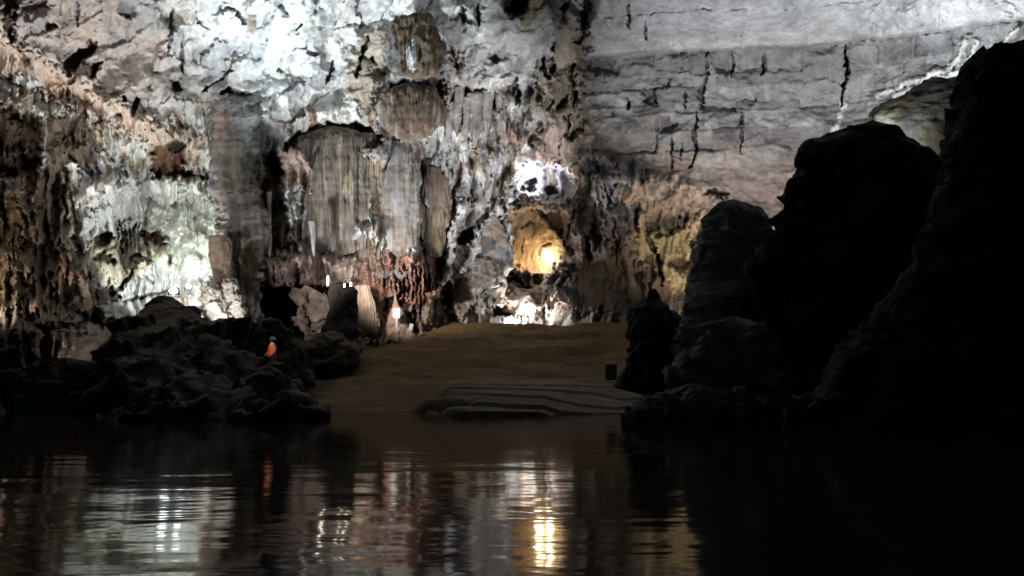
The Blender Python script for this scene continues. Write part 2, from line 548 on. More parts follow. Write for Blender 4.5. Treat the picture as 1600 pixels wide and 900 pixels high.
cl = mixc(np.zeros_like(COL) + TAN * .8, RED, sst(0, .5, nA) * .7); cl = mixc(cl, BROWN, sst(0, .4, nB) * .8)
cm = cm + (cl - cm) * ZL[..., None]
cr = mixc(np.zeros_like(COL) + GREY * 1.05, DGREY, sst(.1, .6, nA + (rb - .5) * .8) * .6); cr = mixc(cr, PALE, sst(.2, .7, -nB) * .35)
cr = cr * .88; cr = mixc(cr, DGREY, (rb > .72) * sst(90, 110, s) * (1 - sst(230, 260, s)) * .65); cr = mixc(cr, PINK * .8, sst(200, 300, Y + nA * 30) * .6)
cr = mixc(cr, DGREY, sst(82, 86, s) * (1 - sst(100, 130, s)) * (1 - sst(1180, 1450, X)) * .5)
cr = mixc(cr, PALE, (1 - sst(74, 84, s)) * np.clip(.55 + .4 * nA, 0, .8))  # upper beds painted paler, as their undersides catch the uplight
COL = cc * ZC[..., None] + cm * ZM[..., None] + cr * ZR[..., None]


def window(pts, pad):
    xs = [p[0] for p in pts]; ys = [p[1] for p in pts]
    i0, i1 = np.searchsorted(gx, [min(xs) - pad, max(xs) + pad]); j0, j1 = np.searchsorted(gy, [min(ys) - pad, max(ys) + pad])
    return slice(j0, j1), slice(i0, i1)


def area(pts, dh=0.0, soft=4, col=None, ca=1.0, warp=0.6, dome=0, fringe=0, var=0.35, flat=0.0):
    """raise (dh > 0) or hollow out (dh < 0) an area of the wall and give it its own rock colour; dark hollows carry painted shade"""
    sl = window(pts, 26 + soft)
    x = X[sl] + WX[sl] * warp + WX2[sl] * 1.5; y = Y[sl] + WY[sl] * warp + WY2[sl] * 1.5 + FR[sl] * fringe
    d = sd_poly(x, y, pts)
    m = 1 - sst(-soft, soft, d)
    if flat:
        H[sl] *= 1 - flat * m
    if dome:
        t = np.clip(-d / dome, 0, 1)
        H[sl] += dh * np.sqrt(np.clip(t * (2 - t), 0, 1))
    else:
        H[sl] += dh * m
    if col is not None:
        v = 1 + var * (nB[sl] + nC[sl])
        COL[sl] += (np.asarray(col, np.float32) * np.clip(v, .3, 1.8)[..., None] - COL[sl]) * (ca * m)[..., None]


def line(pts, w, dh, col=None, ca=1.0, warp=0.5, w2=None, rnd=True):
    sl = window(pts, 22 + w)
    x = X[sl] + WX[sl] * warp + WX2[sl] * .6; y = Y[sl] + WY[sl] * warp + WY2[sl] * .6
    d, t = seg_dist(x, y, pts, False)
    if dh < 0:
        ca = ca * .8; w = w * .85
    ww = (w + ((w if w2 is None else w2) - w) * t) * np.clip(1 + .7 * NZ[sl], .35, 1.8)
    if dh < 0:
        ww = ww * np.clip(1.25 * np.sin(np.pi * np.clip(t, .02, .98)) ** .5, .2, 1.1)
    q = np.clip(d / ww, 0, 1)
    m = np.sqrt(1 - q * q) if rnd else 1 - sst(.5, 1, q)
    H[sl] += dh * m
    if col is not None:
        mm = 1 - sst(.75, 1.1, d / ww)
        COL[sl] += (np.asarray(col, np.float32) * np.clip(1 + .3 * (nB[sl] + nC[sl]), .4, 1.6)[..., None] - COL[sl]) * (ca * mm)[..., None]


def ell(cx_, cy_, rx, ry, rot=0, n=14):
    a = math.radians(rot)
    return [(cx_ + rx * math.cos(t) * math.cos(a) - ry * math.sin(t) * math.sin(a), cy_ + rx * math.cos(t) * math.sin(a) + ry * math.sin(t) * math.cos(a)) for t in np.linspace(0, 2 * math.pi, n, endpoint=False)]


# --- ceiling, left
area([(96, 100), (110, 84), (135, 72), (142, 62), (150, 68), (140, 90), (120, 108), (106, 120)], -1.6, 3, BROWN * .6)
area([(145, 100), (160, 92), (158, 104), (146, 122), (140, 118)], -1.3, 3, BROWN * .6)
area([(3, -10), (30, -10), (24, 20), (20, 60), (10, 62), (6, 30)], -1.2, 3, BROWN)
line([(198, 148), (196, 158)], 4, -1.2, DARK); line([(216, 152), (207, 180)], 5, -1.2, DARK)
line([(180, 178), (192, 183)], 4, -1.0, DARK); line([(318, 142), (330, 136)], 4, -1.2, DARK); line([(330, 136), (358, 112), (366, 108)], 2, -.6, DARK)
line([(120, 0), (122, 45)], 3, -.7, DGREY); line([(270, 15), (268, 45), (262, 80)], 4, -.7, DGREY); line([(286, 60), (284, 120)], 3, -.7, DGREY)
area(ell(357, 146, 8, 5), -1.2, 2, DARK); area(ell(379, 148, 4, 3), -1, 2, DARK)
area(ell(338, 82, 38, 20, -15), -.5, 8, GREY * 1.3, .8); area(ell(330, 8, 20, 14), -.3, 6, GREY * 1.3, .7)
area(ell(392, 38, 9, 18, -15), .3, 4, BROWN * 1.7, .8)
area(ell(195, 14, 16, 10, 10), -.6, 4, DGREY, .8); area(ell(60, 45, 22, 8, -10), -.4, 6, GREY, .8); area(ell(48, 12, 16, 10), -.4, 4, DGREY, .8)
area(ell(80, 42, 9, 5), -.5, 3, DGREY); area(ell(278, 138, 7, 9), -.9, 3, BROWN)
line([(-60, 50), (0, 82), (60, 112), (100, 138), (150, 162), (205, 190), (245, 214), (300, 225)], 24, .5, PEACH, .75, 1.0)
area(ell(86, 135, 16, 14), .2, 5, np.array([.48, .33, .25]), .7)
area(ell(25, 130, 30, 8, 20), -.5, 5, BROWN * 1.5, .8); area(ell(45, 128, 26, 9, 15), .4, 4, PALE, .9)
area([(770, -120), (960, -120), (950, 30), (925, 70), (890, 120), (830, 140), (780, 60)], 0, 40, GREY * 1.25, .65, 1, flat=.35)
# --- hanging niches and drapery on the left
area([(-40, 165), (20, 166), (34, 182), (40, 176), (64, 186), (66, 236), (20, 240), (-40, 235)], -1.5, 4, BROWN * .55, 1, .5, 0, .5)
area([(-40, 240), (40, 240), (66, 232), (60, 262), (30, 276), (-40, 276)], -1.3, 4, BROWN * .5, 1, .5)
area([(-40, 276), (40, 272), (46, 296), (30, 305), (-40, 304)], .6, 5, PALE, .9)
area([(70, 182), (130, 180), (150, 200), (148, 260), (116, 262), (100, 250), (70, 262)], .3, 6, BROWN * .8, .95, .6, 0, .5)
area([(40, 262), (100, 255), (104, 300), (60, 470), (-60, 480), (-60, 300)], -.5, 10, BROWN * 1.1, .9, 1)
area([(-60, 300), (36, 305), (30, 470), (-60, 480)], .4, 10, np.array([.10, .07, .035]), .9, 1)
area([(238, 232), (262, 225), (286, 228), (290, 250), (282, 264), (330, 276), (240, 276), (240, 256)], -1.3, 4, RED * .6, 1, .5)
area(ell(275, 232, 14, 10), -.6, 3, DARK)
area(ell(160, 210, 10, 20), .5, 5, TAN * 1.2, .8); area(ell(212, 232, 22, 14), .4, 4, WHITE * .9, .8)
area([(104, 255), (116, 252), (124, 268), (122, 290), (108, 286)], .8, 3, WHITE, 1, .4, 0, .4)
area([(150, 280), (200, 276), (330, 280), (330, 312), (300, 300), (260, 310), (220, 300), (160, 312), (130, 300)], .5, 5, WHITE, .8, .7, 0, .8)
# --- lit alcove
area([(130, 320), (200, 300), (340, 318), (345, 430), (300, 452), (240, 478), (160, 482), (135, 400)], -.8, 12, PALE, .75, 1, flat=.15)
area([(240, 320), (335, 320), (343, 375), (330, 420), (262, 432), (238, 390)], .2, 10, np.array([.48, .52, .45]), .75, 1, flat=.2)
area([(130, 380), (190, 368), (250, 372), (262, 398), (236, 415), (190, 440), (150, 440)], .5, 8, np.array([.34, .31, .22]), .8, 1, 0, .4)
area(ell(160, 374, 17, 12, -35), -1.3, 3, BROWN * .5); area(ell(165, 405, 18, 8, 10), -1.2, 3, BROWN * .5)
area(ell(166, 462, 20, 15, -15), -1.6, 3, BROWN * .4); area([(222, 366), (250, 362), (262, 374), (250, 384), (240, 378), (230, 384)], -1.2, 3, BROWN * .8)
area(ell(218, 412, 13, 12), .9, 3, TAN, .8, .4, 10); line([(205, 412), (208, 401), (218, 398), (228, 404), (230, 416)], 3, -.8, DARK)
line([(208, 420), (198, 436), (190, 448), (172, 462)], 4, -1, BROWN * .4); line([(224, 428), (238, 442)], 2, -.5, BROWN)
line([(185, 470), (216, 466), (246, 458), (268, 452)], 3, -.9, DARK); line([(265, 395), (267, 412)], 3, -.9, BROWN * .4)
for i in range(6):
    x0 = 182 + i * 7
    line([(x0, 345 + (i * 37 % 9)), (x0 + 1, 385 + (i * 53 % 14))], 2.5, -.7, BROWN * .8)
area([(150, 475), (200, 470), (236, 482), (216, 494), (160, 500)], .8, 5, WHITE * .8, .8, 1)
# --- lower left mud wall
for i, (x0, y0, y1) in enumerate([(28, 470, 500), (42, 468, 520), (58, 480, 515), (80, 440, 470), (88, 442, 478), (12, 480, 520), (70, 350, 380)]):
    line([(x0, y0), (x0 + 2, y1)], 4, -1, DARK, .9)
area([(35, 505), (70, 490), (150, 515), (175, 540), (140, 568), (60, 560)], .8, 10, PINK * .6, .9, 1)
area([(50, 512), (75, 500), (90, 508), (150, 498), (165, 510), (110, 514), (60, 520)], -1.2, 4, DARK, .8, 1)
area([(444, 228), (462, 207), (500, 195), (560, 192), (598, 212), (590, 232), (450, 236)], -2.4, 3, DARK, 1, .35)  # dark arch: shadow of the gap above the drapery, painted in
# --- cave under the drapery
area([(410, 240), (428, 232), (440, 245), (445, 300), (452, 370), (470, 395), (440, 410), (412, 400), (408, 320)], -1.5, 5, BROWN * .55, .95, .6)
area([(440, 225), (460, 222), (478, 240), (482, 262), (470, 290), (442, 290)], .5, 5, PINK * 1.1, .8)
area([(440, 290), (490, 290), (494, 330), (470, 350), (445, 340)], .6, 6, PALE, .8)
area([(390, 195), (412, 190), (418, 235), (405, 262), (388, 268)], -.6, 4, WHITE, .95)
area([(450, 350), (500, 345), (560, 380), (600, 400), (590, 425), (540, 410), (460, 395)], -.8, 8, BROWN, .8, 1)
area([(415, 395), (460, 385), (530, 395), (575, 410), (565, 435), (535, 455), (500, 448), (470, 455), (445, 452), (416, 450)], .9, 8, PINK * .62, .85, 1, 0, .8)
area([(408, 450), (446, 446), (470, 455), (505, 448), (530, 460), (528, 520), (470, 545), (408, 560)], -2.6, 4, BROWN * .35, 1, .6)  # shade of the unlit cave painted into its colour
area(ell(541, 387, 14, 10), -1.6, 3, DARK)
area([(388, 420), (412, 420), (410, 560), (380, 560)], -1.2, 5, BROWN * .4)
# --- central drapery detail
area([(610, 130), (690, 118), (692, 150), (600, 160)], -1.8, 5, DARK)  # shade above the hanging bulb painted dark
area([(560, 50), (606, 40), (600, 130), (580, 190), (555, 190), (540, 130)], .6, 8, TAN * 1.1, .8, .8)
for a in [[(575, 55), (568, 80), (560, 100)], [(562, 100), (555, 120)], [(583, 88), (584, 100)], [(520, 95), (512, 128)]]:
    line(a, 4, -1, BROWN * .5)
area([(480, 175), (560, 160), (575, 195), (560, 200), (490, 202)], .5, 5, WHITE, .9)
line([(485, 172), (490, 200)], 6, .5, RED * 1.4)
area([(728, 140), (742, 148), (756, 138), (768, 150), (786, 152), (790, 176), (776, 170), (762, 178), (748, 168), (736, 180), (722, 176), (700, 200), (704, 165)], -2.4, 3, DARK, 1, .4)  # shade inside the recess painted dark
area([(756, 100), (792, 95), (800, 130), (775, 142), (752, 135)], .7, 6, WHITE, .9)
for a in [[(722, 10), (726, 40)], [(745, 5), (748, 40)], [(700, 72), (716, 108)], [(808, 120), (800, 150)], [(770, 85), (776, 100)], [(812, 140), (806, 160)]]:
    line(a, 6, -1.1, DGREY * .7, .9)
area(ell(779, 88, 14, 11, -25), .3, 3, GREY, .9); area(ell(712, 96, 12, 20), -.5, 5, TAN, .7)
area([(790, -5), (830, -5), (822, 20), (800, 25), (788, 12)], -1.4, 4, BROWN * .5)
line([(838, 0), (830, 20), (820, 35)], 8, .6, np.array([.55, .47, .3]), .9)
area([(830, 75), (856, 40), (880, 30), (850, 90), (815, 95)], .4, 6, GREY * 1.1, .8)
# --- rough buttress between the drapery and the bedded wall
area([(882, 5), (900, 28), (915, 60), (908, 130), (908, 220), (900, 262), (880, 262), (862, 250), (850, 262), (826, 252), (856, 190), (832, 160), (842, 118), (870, 60)], 2.2, 9, TAN * 1.05, .75, 1)
for a in [[(885, 5), (876, 25)], [(845, 85), (850, 110), (858, 118)], [(900, 95), (896, 130), (894, 165)], [(872, 62), (862, 78)], [(908, 55), (900, 66)], [(840, 130), (842, 160)], [(888, 180), (884, 215)], [(862, 150), (856, 175)], [(880, 150), (878, 172)], [(893, 100), (905, 98)], [(862, 95), (860, 110)]]:
    line(a, 5, -1.1, BROWN * .6, .9, 1.3)
area([(858, 185), (885, 170), (905, 225), (900, 265), (860, 262), (828, 258), (835, 235)], .3, 8, PINK * 1.15, .8, 1)
area(ell(896, 216, 10, 7), -1.2, 3, DARK)
area(ell(800, 212, 26, 16, 15), .3, 6, RED * 1.4, .6, 1)
area([(660, 205), (690, 195), (740, 220), (740, 245), (700, 262), (668, 262)], .5, 6, WHITE * .95, .85, 1)
area([(898, 40), (926, 60), (918, 90), (940, 118), (916, 140), (934, 178), (912, 205), (948, 240), (905, 250), (896, 150)], .7, 7, TAN * .9, .7, 1.4, 0, .8)
area([(915, 150), (960, 140), (985, 165), (970, 195), (930, 200)], .25, 8, PALE * .8, .6, 1.2)
# --- window with a lamp
area([(804, 262), (830, 252), (866, 258), (890, 268), (898, 300), (876, 316), (855, 316), (838, 308), (806, 298)], -3.0, 3, WHITE, .9, .3, flat=.7)
area([(806, 288), (836, 280), (838, 298), (808, 300)], -1.5, 2, DARK, 1, .2)
area([(850, 295), (864, 290), (872, 302), (868, 308), (856, 304)], -1.2, 2, DARK, 1, .2)
line([(846, 262), (845, 300)], 6, 1.6, np.array([.5, .5, .6]), 1, .2, 7); line([(870, 260), (876, 300)], 6, 1.6, np.array([.5, .5, .6]), 1, .2, 5)
line([(808, 270), (798, 290), (796, 320), (794, 340)], 6, 1.2, AMBER * .6, 1, .4, 4)
area([(808, 300), (830, 304), (850, 316), (880, 312), (896, 304), (902, 326), (880, 332), (840, 324), (800, 336)], 1.0, 4, BROWN, .95, .4)
area([(828, 305), (850, 300), (860, 306), (852, 312), (832, 310)], .9, 2, WHITE, 1, .2)
# --- amber alcove
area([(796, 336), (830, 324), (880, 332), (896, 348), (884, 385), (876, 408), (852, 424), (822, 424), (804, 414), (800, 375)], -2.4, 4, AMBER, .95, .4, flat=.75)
line([(838, 330), (852, 345), (870, 366), (886, 394)], 5, 1.5, BROWN * .8, .95, .4)
line([(886, 330), (884, 360), (878, 385)], 5, 1.0, TAN, .8, .5)
area([(800, 418), (850, 426), (878, 408), (884, 420), (850, 440), (806, 432)], .8, 3, BROWN * .8, .9, .4)
for a in [[(812, 355), (826, 348), (834, 352)], [(846, 385), (862, 382)], [(818, 370), (816, 395)]]:
    line(a, 2, -.3, BROWN)
# --- pale root-like buttresses
line([(812, 285), (790, 318), (768, 345), (752, 362), (742, 395), (724, 425)], 11, 1.6, PALE * 1.05, .9, .5, 6)
line([(728, 318), (714, 350), (704, 372), (702, 410), (694, 440), (684, 456)], 11, 1.6, PALE * 1.0, .9, .5, 6)
line([(780, 325), (790, 350), (800, 378)], 7, 1.0, PALE, .9, .4, 4)
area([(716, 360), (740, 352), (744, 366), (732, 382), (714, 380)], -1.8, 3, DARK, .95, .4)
area([(655, 395), (690, 390), (696, 420), (680, 450), (662, 420)], -1.0, 6, DGREY * .6, .9)
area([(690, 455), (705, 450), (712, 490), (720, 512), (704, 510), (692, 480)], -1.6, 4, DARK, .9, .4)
line([(650, 288), (643, 325), (640, 355), (646, 400)], 8, .9, np.array([.52, .57, .5]), .95, .6)
area(ell(645, 345, 8, 14), -1.4, 3, DARK)
# --- reddish stalactite fringe
area([(572, 395), (620, 385), (690, 400), (690, 470), (640, 480), (590, 470), (575, 440)], .4, 6, RED * 1.2, .8, .8, 0, .8)
for i in range(17):
    x0 = 583 + i * 6.4
    y0 = 398 + (i * 47 % 17); y1 = 440 + (i * 71 % 34)
    line([(x0, y0), (x0 + 1, y1)], 3.4, .5, (RED if i % 3 else PINK * .7), .6, .25, 1.0)
    line([(x0 + 3.2, y0 + 12), (x0 + 3.6, y1 + 6)], 2.0, -.5, BROWN * .7, .7, .25)
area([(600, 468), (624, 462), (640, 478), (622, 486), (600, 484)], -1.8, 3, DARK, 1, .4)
for a in [[(648, 478), (646, 505)], [(655, 470), (656, 500)], [(640, 486), (641, 510)], [(595, 500), (590, 528)]]:
    line(a, 3, -1, DARK)
# --- terraces under the amber alcove
area([(762, 445), (800, 438), (850, 446), (848, 480), (800, 492), (764, 480)], .5, 5, PINK * .95, .9, .6, flat=.5)
for a in [[(768, 450), (790, 452), (810, 456)], [(800, 446), (812, 454), (830, 446)], [(780, 440), (800, 436), (818, 444)], [(816, 470), (828, 462), (838, 458)], [(786, 430), (806, 428)], [(820, 476), (836, 472)]]:
    line(a, 3.5, -1.1, DARK, .95)
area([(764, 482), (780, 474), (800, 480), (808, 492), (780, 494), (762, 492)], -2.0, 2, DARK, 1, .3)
area([(774, 494), (806, 490), (824, 496), (822, 512), (776, 512)], .6, 3, WHITE * 1.1, 1, .4)
for a in [[(870, 412), (852, 436), (848, 470), (836, 488), (828, 505)], [(848, 470), (852, 485)], [(880, 420), (872, 445), (862, 470)], [(905, 405), (898, 425), (896, 440)]]:
    line(a, 5, .7, WHITE, .95, .5, 3)
area([(860, 450), (886, 455), (892, 472), (880, 490), (850, 504), (850, 470)], .8, 6, PINK, .8, .8)
# --- dark rock right of the amber alcove, yellow niche, grey slab
area([(893, 318), (930, 325), (985, 340), (1010, 360), (1000, 400), (960, 410), (905, 400), (885, 370)], .6, 8, np.array([.10, .075, .075]), .85, 1)
area([(890, 400), (990, 400), (1040, 420), (1060, 470), (985, 500), (890, 480)], .3, 10, BROWN * .9, .9, 1, flat=.55)
area([(1000, 350), (1030, 360), (1060, 355), (1085, 330), (1104, 345), (1090, 400), (1082, 462), (1050, 462), (1030, 425), (1000, 405), (985, 370)], -.6, 6, YELL, .9, .8, flat=.45)
area([(1015, 330), (1070, 322), (1086, 318), (1076, 350), (1050, 362), (1018, 362)], -1.2, 5, DGREY * .4, .9, .8)
line([(1010, 338), (1014, 372), (1028, 402), (1034, 450)], 5, -1.3, DARK, .95)
line([(1000, 338), (1004, 362)], 7, .8, PINK * .9, .9); line([(1100, 330), (1088, 352), (1084, 372), (1086, 400), (1078, 440)], 6, .9, PEACH, .9, .7)
line([(1085, 375), (1080, 388)], 4, -1, DARK); area(ell(1060, 410, 12, 12), -.7, 4, BROWN)
area([(928, 276), (960, 272), (984, 300), (975, 332), (950, 334), (926, 312)], .6, 5, PALE * .85, .9, .6)
line([(945, 285), (952, 308), (962, 322)], 2, -.5, DGREY * .5); line([(936, 250), (1000, 262), (1040, 275)], 14, .1, DGREY * .7, .8, 1)
area([(905, 222), (930, 230), (1000, 245), (1030, 265), (1010, 285), (960, 275), (915, 265)], .1, 8, DGREY * .75, .85, 1)
area([(960, 300), (1040, 276), (1060, 268), (1064, 280), (1000, 320), (985, 330)], .6, 6, PINK * 1.1, .85, .8, flat=.5)
area([(1100, 298), (1112, 294), (1126, 300), (1140, 300), (1138, 308), (1112, 308)], -1.1, 2, BROWN * .7, 1, .3)
area([(1000, 322), (1060, 296), (1110, 300), (1120, 330), (1060, 335), (1010, 345)], .4, 7, PINK * .8, .8, 1, flat=.65)
# --- cracks of the bedded wall
line([(1322, 72), (1323, 100), (1324, 120), (1318, 134), (1315, 165)], 3.2, -1.6, DARK, 1, .25)
line([(1318, 165), (1310, 190), (1300, 215)], 5, .3, WHITE, .9, .5)
line([(1088, 172), (1087, 195), (1085, 215), (1090, 230), (1078, 262)], 3.0, -1.3, DARK, 1, .3)
line([(1050, 215), (1052, 245), (1048, 268)], 2.5, -1.0, BROWN * .5, 1, .3); line([(1068, 222), (1066, 250)], 1.8, -.8, DARK, 1, .3)
for a in [[(1022, 140), (1028, 165)], [(1072, 140), (1070, 168)], [(1104, 80), (1104, 118), (1098, 166)], [(1145, 80), (1142, 120)], [(980, 150), (981, 172)], [(1160, 175), (1158, 240)], [(1195, 85), (1190, 120)], [(1008, 30), (1010, 65)], [(980, 5), (982, 45)]]:
    line(a, 2.4, -.9, DGREY * .5, .9, .3)
area([(1050, 82), (1105, 80), (1105, 118), (1060, 108)], -.35, 3, DGREY, .7, .4); area([(1110, 82), (1140, 82), (1138, 120), (1112, 112)], -.35, 3, DGREY, .7, .4)
area([(1000, 140), (1022, 138), (1026, 166), (1006, 160)], -.4, 2, DGREY * .7, .8, .4); area(ell(1040, 196, 16, 11), -.4, 3, DGREY * .8, .8); area([(1092, 135), (1104, 130), (1102, 165), (1092, 168)], -.5, 2, DGREY * .7, .8, .4)
area([(1120, 175), (1150, 160), (1175, 145), (1172, 172), (1130, 176)], -.2, 3, DGREY, .6)
area(ell(1110, 220, 40, 14, -8), -.1, 8, DGREY, .6, 1)
area([(900, 98), (950, 96), (968, 106), (962, 116), (905, 112)], -.3, 3, DGREY, .6)
# streaks of lamplight painted white at the right end
for a in [[(1510, 60), (1500, 90), (1480, 108), (1440, 122)], [(1525, 70), (1512, 100), (1498, 108)], [(1590, 45), (1570, 70), (1540, 88)], [(1470, 110), (1420, 130), (1370, 150)], [(1545, 95), (1490, 115), (1400, 150)]]:
    line(a, 5, .35, WHITE, .8, .8)

D_WALL = np.clip(BASE - H, 12, None)
PW = W(X, Y, D_WALL).astype(np.float32)
COL = np.clip(COL, 0.012, 0.72)
ny, nx = X.shape
idx = np.arange(ny * nx).reshape(ny, nx)
quads = np.stack([idx[1:, :-1], idx[1:, 1:], idx[:-1, 1:], idx[:-1, :-1]], -1)
qz = np.where(ZR[:-1, :-1] > .5, 2, np.where(ZC[:-1, :-1] > .5, 0, 1))


def wall_piece(name, code, label, cat):
    q = quads[qz == code].reshape(-1, 4)
    used, inv = np.unique(q, return_inverse=True)
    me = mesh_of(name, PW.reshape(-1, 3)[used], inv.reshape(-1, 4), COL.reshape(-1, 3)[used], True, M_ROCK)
    put(name, me, label, cat, kind="structure")


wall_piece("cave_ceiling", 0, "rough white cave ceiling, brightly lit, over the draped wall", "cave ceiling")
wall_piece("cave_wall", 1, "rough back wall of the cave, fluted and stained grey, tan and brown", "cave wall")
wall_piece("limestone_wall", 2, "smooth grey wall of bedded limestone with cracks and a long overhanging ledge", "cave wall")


def wall_depth(px, py):
    return float(D_WALL[np.searchsorted(gy, py), np.searchsorted(gx, px)])


# ------------------------------------------------------------------ formations as solids
def solid(rows, D, ratio=0.6, n=72, step=2.2, amp=0.3, sc=1.2, zs=1.0, flute=0.0, fk=9, block=0.0, bsc=1.0, seed=1, ca=TAN, cb=BROWN, mix=0.0, back=None, spots=None, jag=1.0, drift=0.0, thin=1.0):
    """closed solid whose width follows rows of (py, left px, right px) at depth D; ratio is its thickness over its width"""
    r = np.array([t[:3] for t in rows], float)
    p0 = np.arange(r[0, 0], r[-1, 0] + .25, .5)
    h0 = np.interp(p0, r[:, 0], r[:, 2] - r[:, 1]) / 2
    al = np.concatenate([[0], np.cumsum(np.hypot(np.diff(p0), np.diff(h0)))])
    py = np.interp(np.linspace(0, al[-1], max(12, int(al[-1] / step))), al, p0)
    xl = np.interp(py, r[:, 0], r[:, 1]); xr = np.interp(py, r[:, 0], r[:, 2])
    k = np.ones(5) / 5
    if len(py) > 9:
        xl = np.convolve(np.pad(xl, 2, 'edge'), k, 'valid'); xr = np.convolve(np.pad(xr, 2, 'edge'), k, 'valid')
    s_ = D / F
    jl = fbm2(py / 22, py * 0 + seed, 4, seed) * 0.09 * jag; jr = fbm2(py / 22, py * 0 + seed + 9.3, 4, seed + 5) * 0.09 * jag
    wd = xr - xl
    xl = xl + jl * wd.clip(0, 60); xr = xr + jr * wd.clip(0, 60)
    mid = (xl + xr) / 2; half = (xr - xl) / 2
    th = np.linspace(0, 2 * math.pi, n, endpoint=False)
    c, s = np.cos(th), np.sin(th)
    PX = mid[:, None] + half[:, None] * c[None]
    rad = ratio * half * s_
    DD = D - rad[:, None] * s[None] + drift * (py - py[0])[:, None] * s_
    P = W(PX, py[:, None] + 0 * PX, DD)
    dT = np.roll(P, -1, 1) - np.roll(P, 1, 1)
    dR = np.gradient(P, axis=0)
    nrm = np.cross(dT, dR)
    nrm /= np.linalg.norm(nrm, axis=-1, keepdims=True) + 1e-9
    if (nrm[..., 0] * c[None]).mean() < 0:
        nrm = -nrm
    Q = P * np.array([1, 1, zs]) / sc + seed * 7.7
    d = amp * (fbm3(Q, 5, seed) * 0.8 + (rid3(Q * 1.7, 3, seed + 3) - .4) * 0.6)
    if flute:
        lam = 4 * half.max() / fk
        flute = flute * np.clip(1.2 - .4 * np.abs(np.gradient(half, py)), .2, 1)[:, None]
        tw = PX / lam + (DD - D) / s_ / lam * .6 + .5 * fbm2(PX / (3.2 * lam), py[:, None] / 160 + 0 * PX, 3, seed + 8)
        flute = flute * np.clip(.7 + 1.2 * fbm2(PX / (lam * 5), py[:, None] / 90 + 0 * PX, 3, seed + 18), .05, 1.8)
        fl = 1 - np.abs(np.sin(tw * 3.1416))
        d = d - flute * fl ** 2 + flute * .8 * fbm2(PX / (lam * 1.6), py[:, None] / 110 + 0 * PX, 3, seed + 4)
    if block:
        Z = P / bsc + .25 * np.stack([p3(Q * 2, seed), p3(Q * 2 + 5, seed), p3(Q * 2 + 9, seed)], -1) + seed
        f_, c_ = facet3(Z, seed)
        f2_, c2_ = facet3(Z * 2.3, seed + 2)
        d = d + block * 1.4 * f_ + block * .35 * f2_
    # keep the noise small where the solid is thin
    d = d * np.clip(half * s_ / ((amp * 2.2 + block * 4.5) * thin + .02), .08, 1)[:, None]
    P = P + nrm * d[..., None]
    P[..., 2] += 0.35 * amp * fbm3(Q * 1.3, 3, seed + 40) * np.clip(half * s_ / (amp * 2.5 + .02), .1, 1)[:, None]
    m = len(py)
    V = P.reshape(-1, 3)
    top = P[0].mean(0) + np.array([0, 0, half[0] * s_ * .3]); bot = P[-1].mean(0) - np.array([0, 0, half[-1] * s_ * .3])
    V = np.vstack([V, top, bot])
    I = np.arange(m * n).reshape(m, n)
    J = np.roll(I, -1, 1)
    Qd = np.stack([I[:-1], I[1:], J[1:], J[:-1]], -1).reshape(-1, 4)
    T = np.concatenate([np.stack([np.full(n, m * n), I[0], J[0]], -1), np.stack([np.full(n, m * n + 1), J[-1], I[-1]], -1)])
    v = fbm3(V * np.array([1, 1, max(zs, .3)]) / (sc * .8) + 3.1, 4, seed + 60)
    v2 = fbm3(V * np.array([1, 1, max(zs, .2)]) / (sc * .3) + 9.1, 3, seed + 70)
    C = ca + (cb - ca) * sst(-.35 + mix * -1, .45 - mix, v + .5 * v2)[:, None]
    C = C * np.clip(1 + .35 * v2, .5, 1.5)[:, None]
    if np.any(flute) and zs < .35:                   # pale lime streaks run down draperies
        st_ = sst(.12, .5, fbm2(PX / 8, py[:, None] / 70 + 0 * PX + seed, 3, seed + 90)).ravel() * .35
        C[:-2] += (PALE * .75 - C[:-2]) * st_[:, None]
    if spots:
        pp = np.concatenate([np.repeat(py, n), [py[0], py[-1]]])
        xx = np.concatenate([PX.ravel(), [mid[0], mid[-1]]])
        for (sx, sy, rx, ry, sc_) in spots:
            q = ((xx - sx) / rx) ** 2 + ((pp - sy) / ry) ** 2 + 2.2 * v2
            a = 1 - sst(.6, 1.2, q)
            C = C + (sc_ - C) * a[:, None]
    return V, (Qd, T), np.clip(C, .01, .75)


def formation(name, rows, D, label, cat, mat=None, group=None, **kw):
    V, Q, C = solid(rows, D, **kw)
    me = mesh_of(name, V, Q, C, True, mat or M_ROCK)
    base = V.mean(0); base[2] = V[:, 2].min()
    return put(name, me, label, cat, group, None, None, tuple(float(t) for t in base))


formation("flowstone_column", [(153, 336, 402), (160, 330, 406), (200, 328, 402), (262, 328, 394), (290, 330, 402), (330, 334, 412), (380, 342, 414), (430, 350, 412), (480, 358, 410), (530, 364, 408)], 52.5,
          "tall grey fluted column with a flat top, hanging left of the big drapery", "flowstone column", ratio=.8, amp=.5, sc=1.4, zs=.3, flute=.22, fk=26, seed=3, jag=2.2, ca=GREY * .9, cb=TAN * .55, mix=-.05,
          spots=[(345, 205, 8, 36, PINK * .75), (370, 440, 40, 70, BROWN * .7), (380, 520, 40, 60, BROWN * .5)])  # brown spots paint the unlit lower part darker
formation("flowstone_drapery", [(208, 484, 552), (212, 466, 570), (219, 451, 588), (250, 446, 600), (300, 448, 606), (350, 452, 612), (390, 470, 612), (415, 520, 608), (432, 545, 600)], 55.6,
          "wide brown-grey drapery with a rounded top and vertical flutes, mid-wall", "flowstone drapery", ratio=.38, n=380, amp=.55, sc=1.3, zs=.2, jag=1.3, flute=.13, fk=64, seed=5, ca=(TAN * .4 + GREY * .18), cb=TAN * .3, mix=0,
          spots=[(470, 245, 18, 26, PINK * 1.1), (542, 280, 6, 22, TAN * .95), (590, 290, 12, 60, TAN * .9), (455, 320, 16, 24, PALE * .8), (570, 415, 24, 22, TAN * .8)])
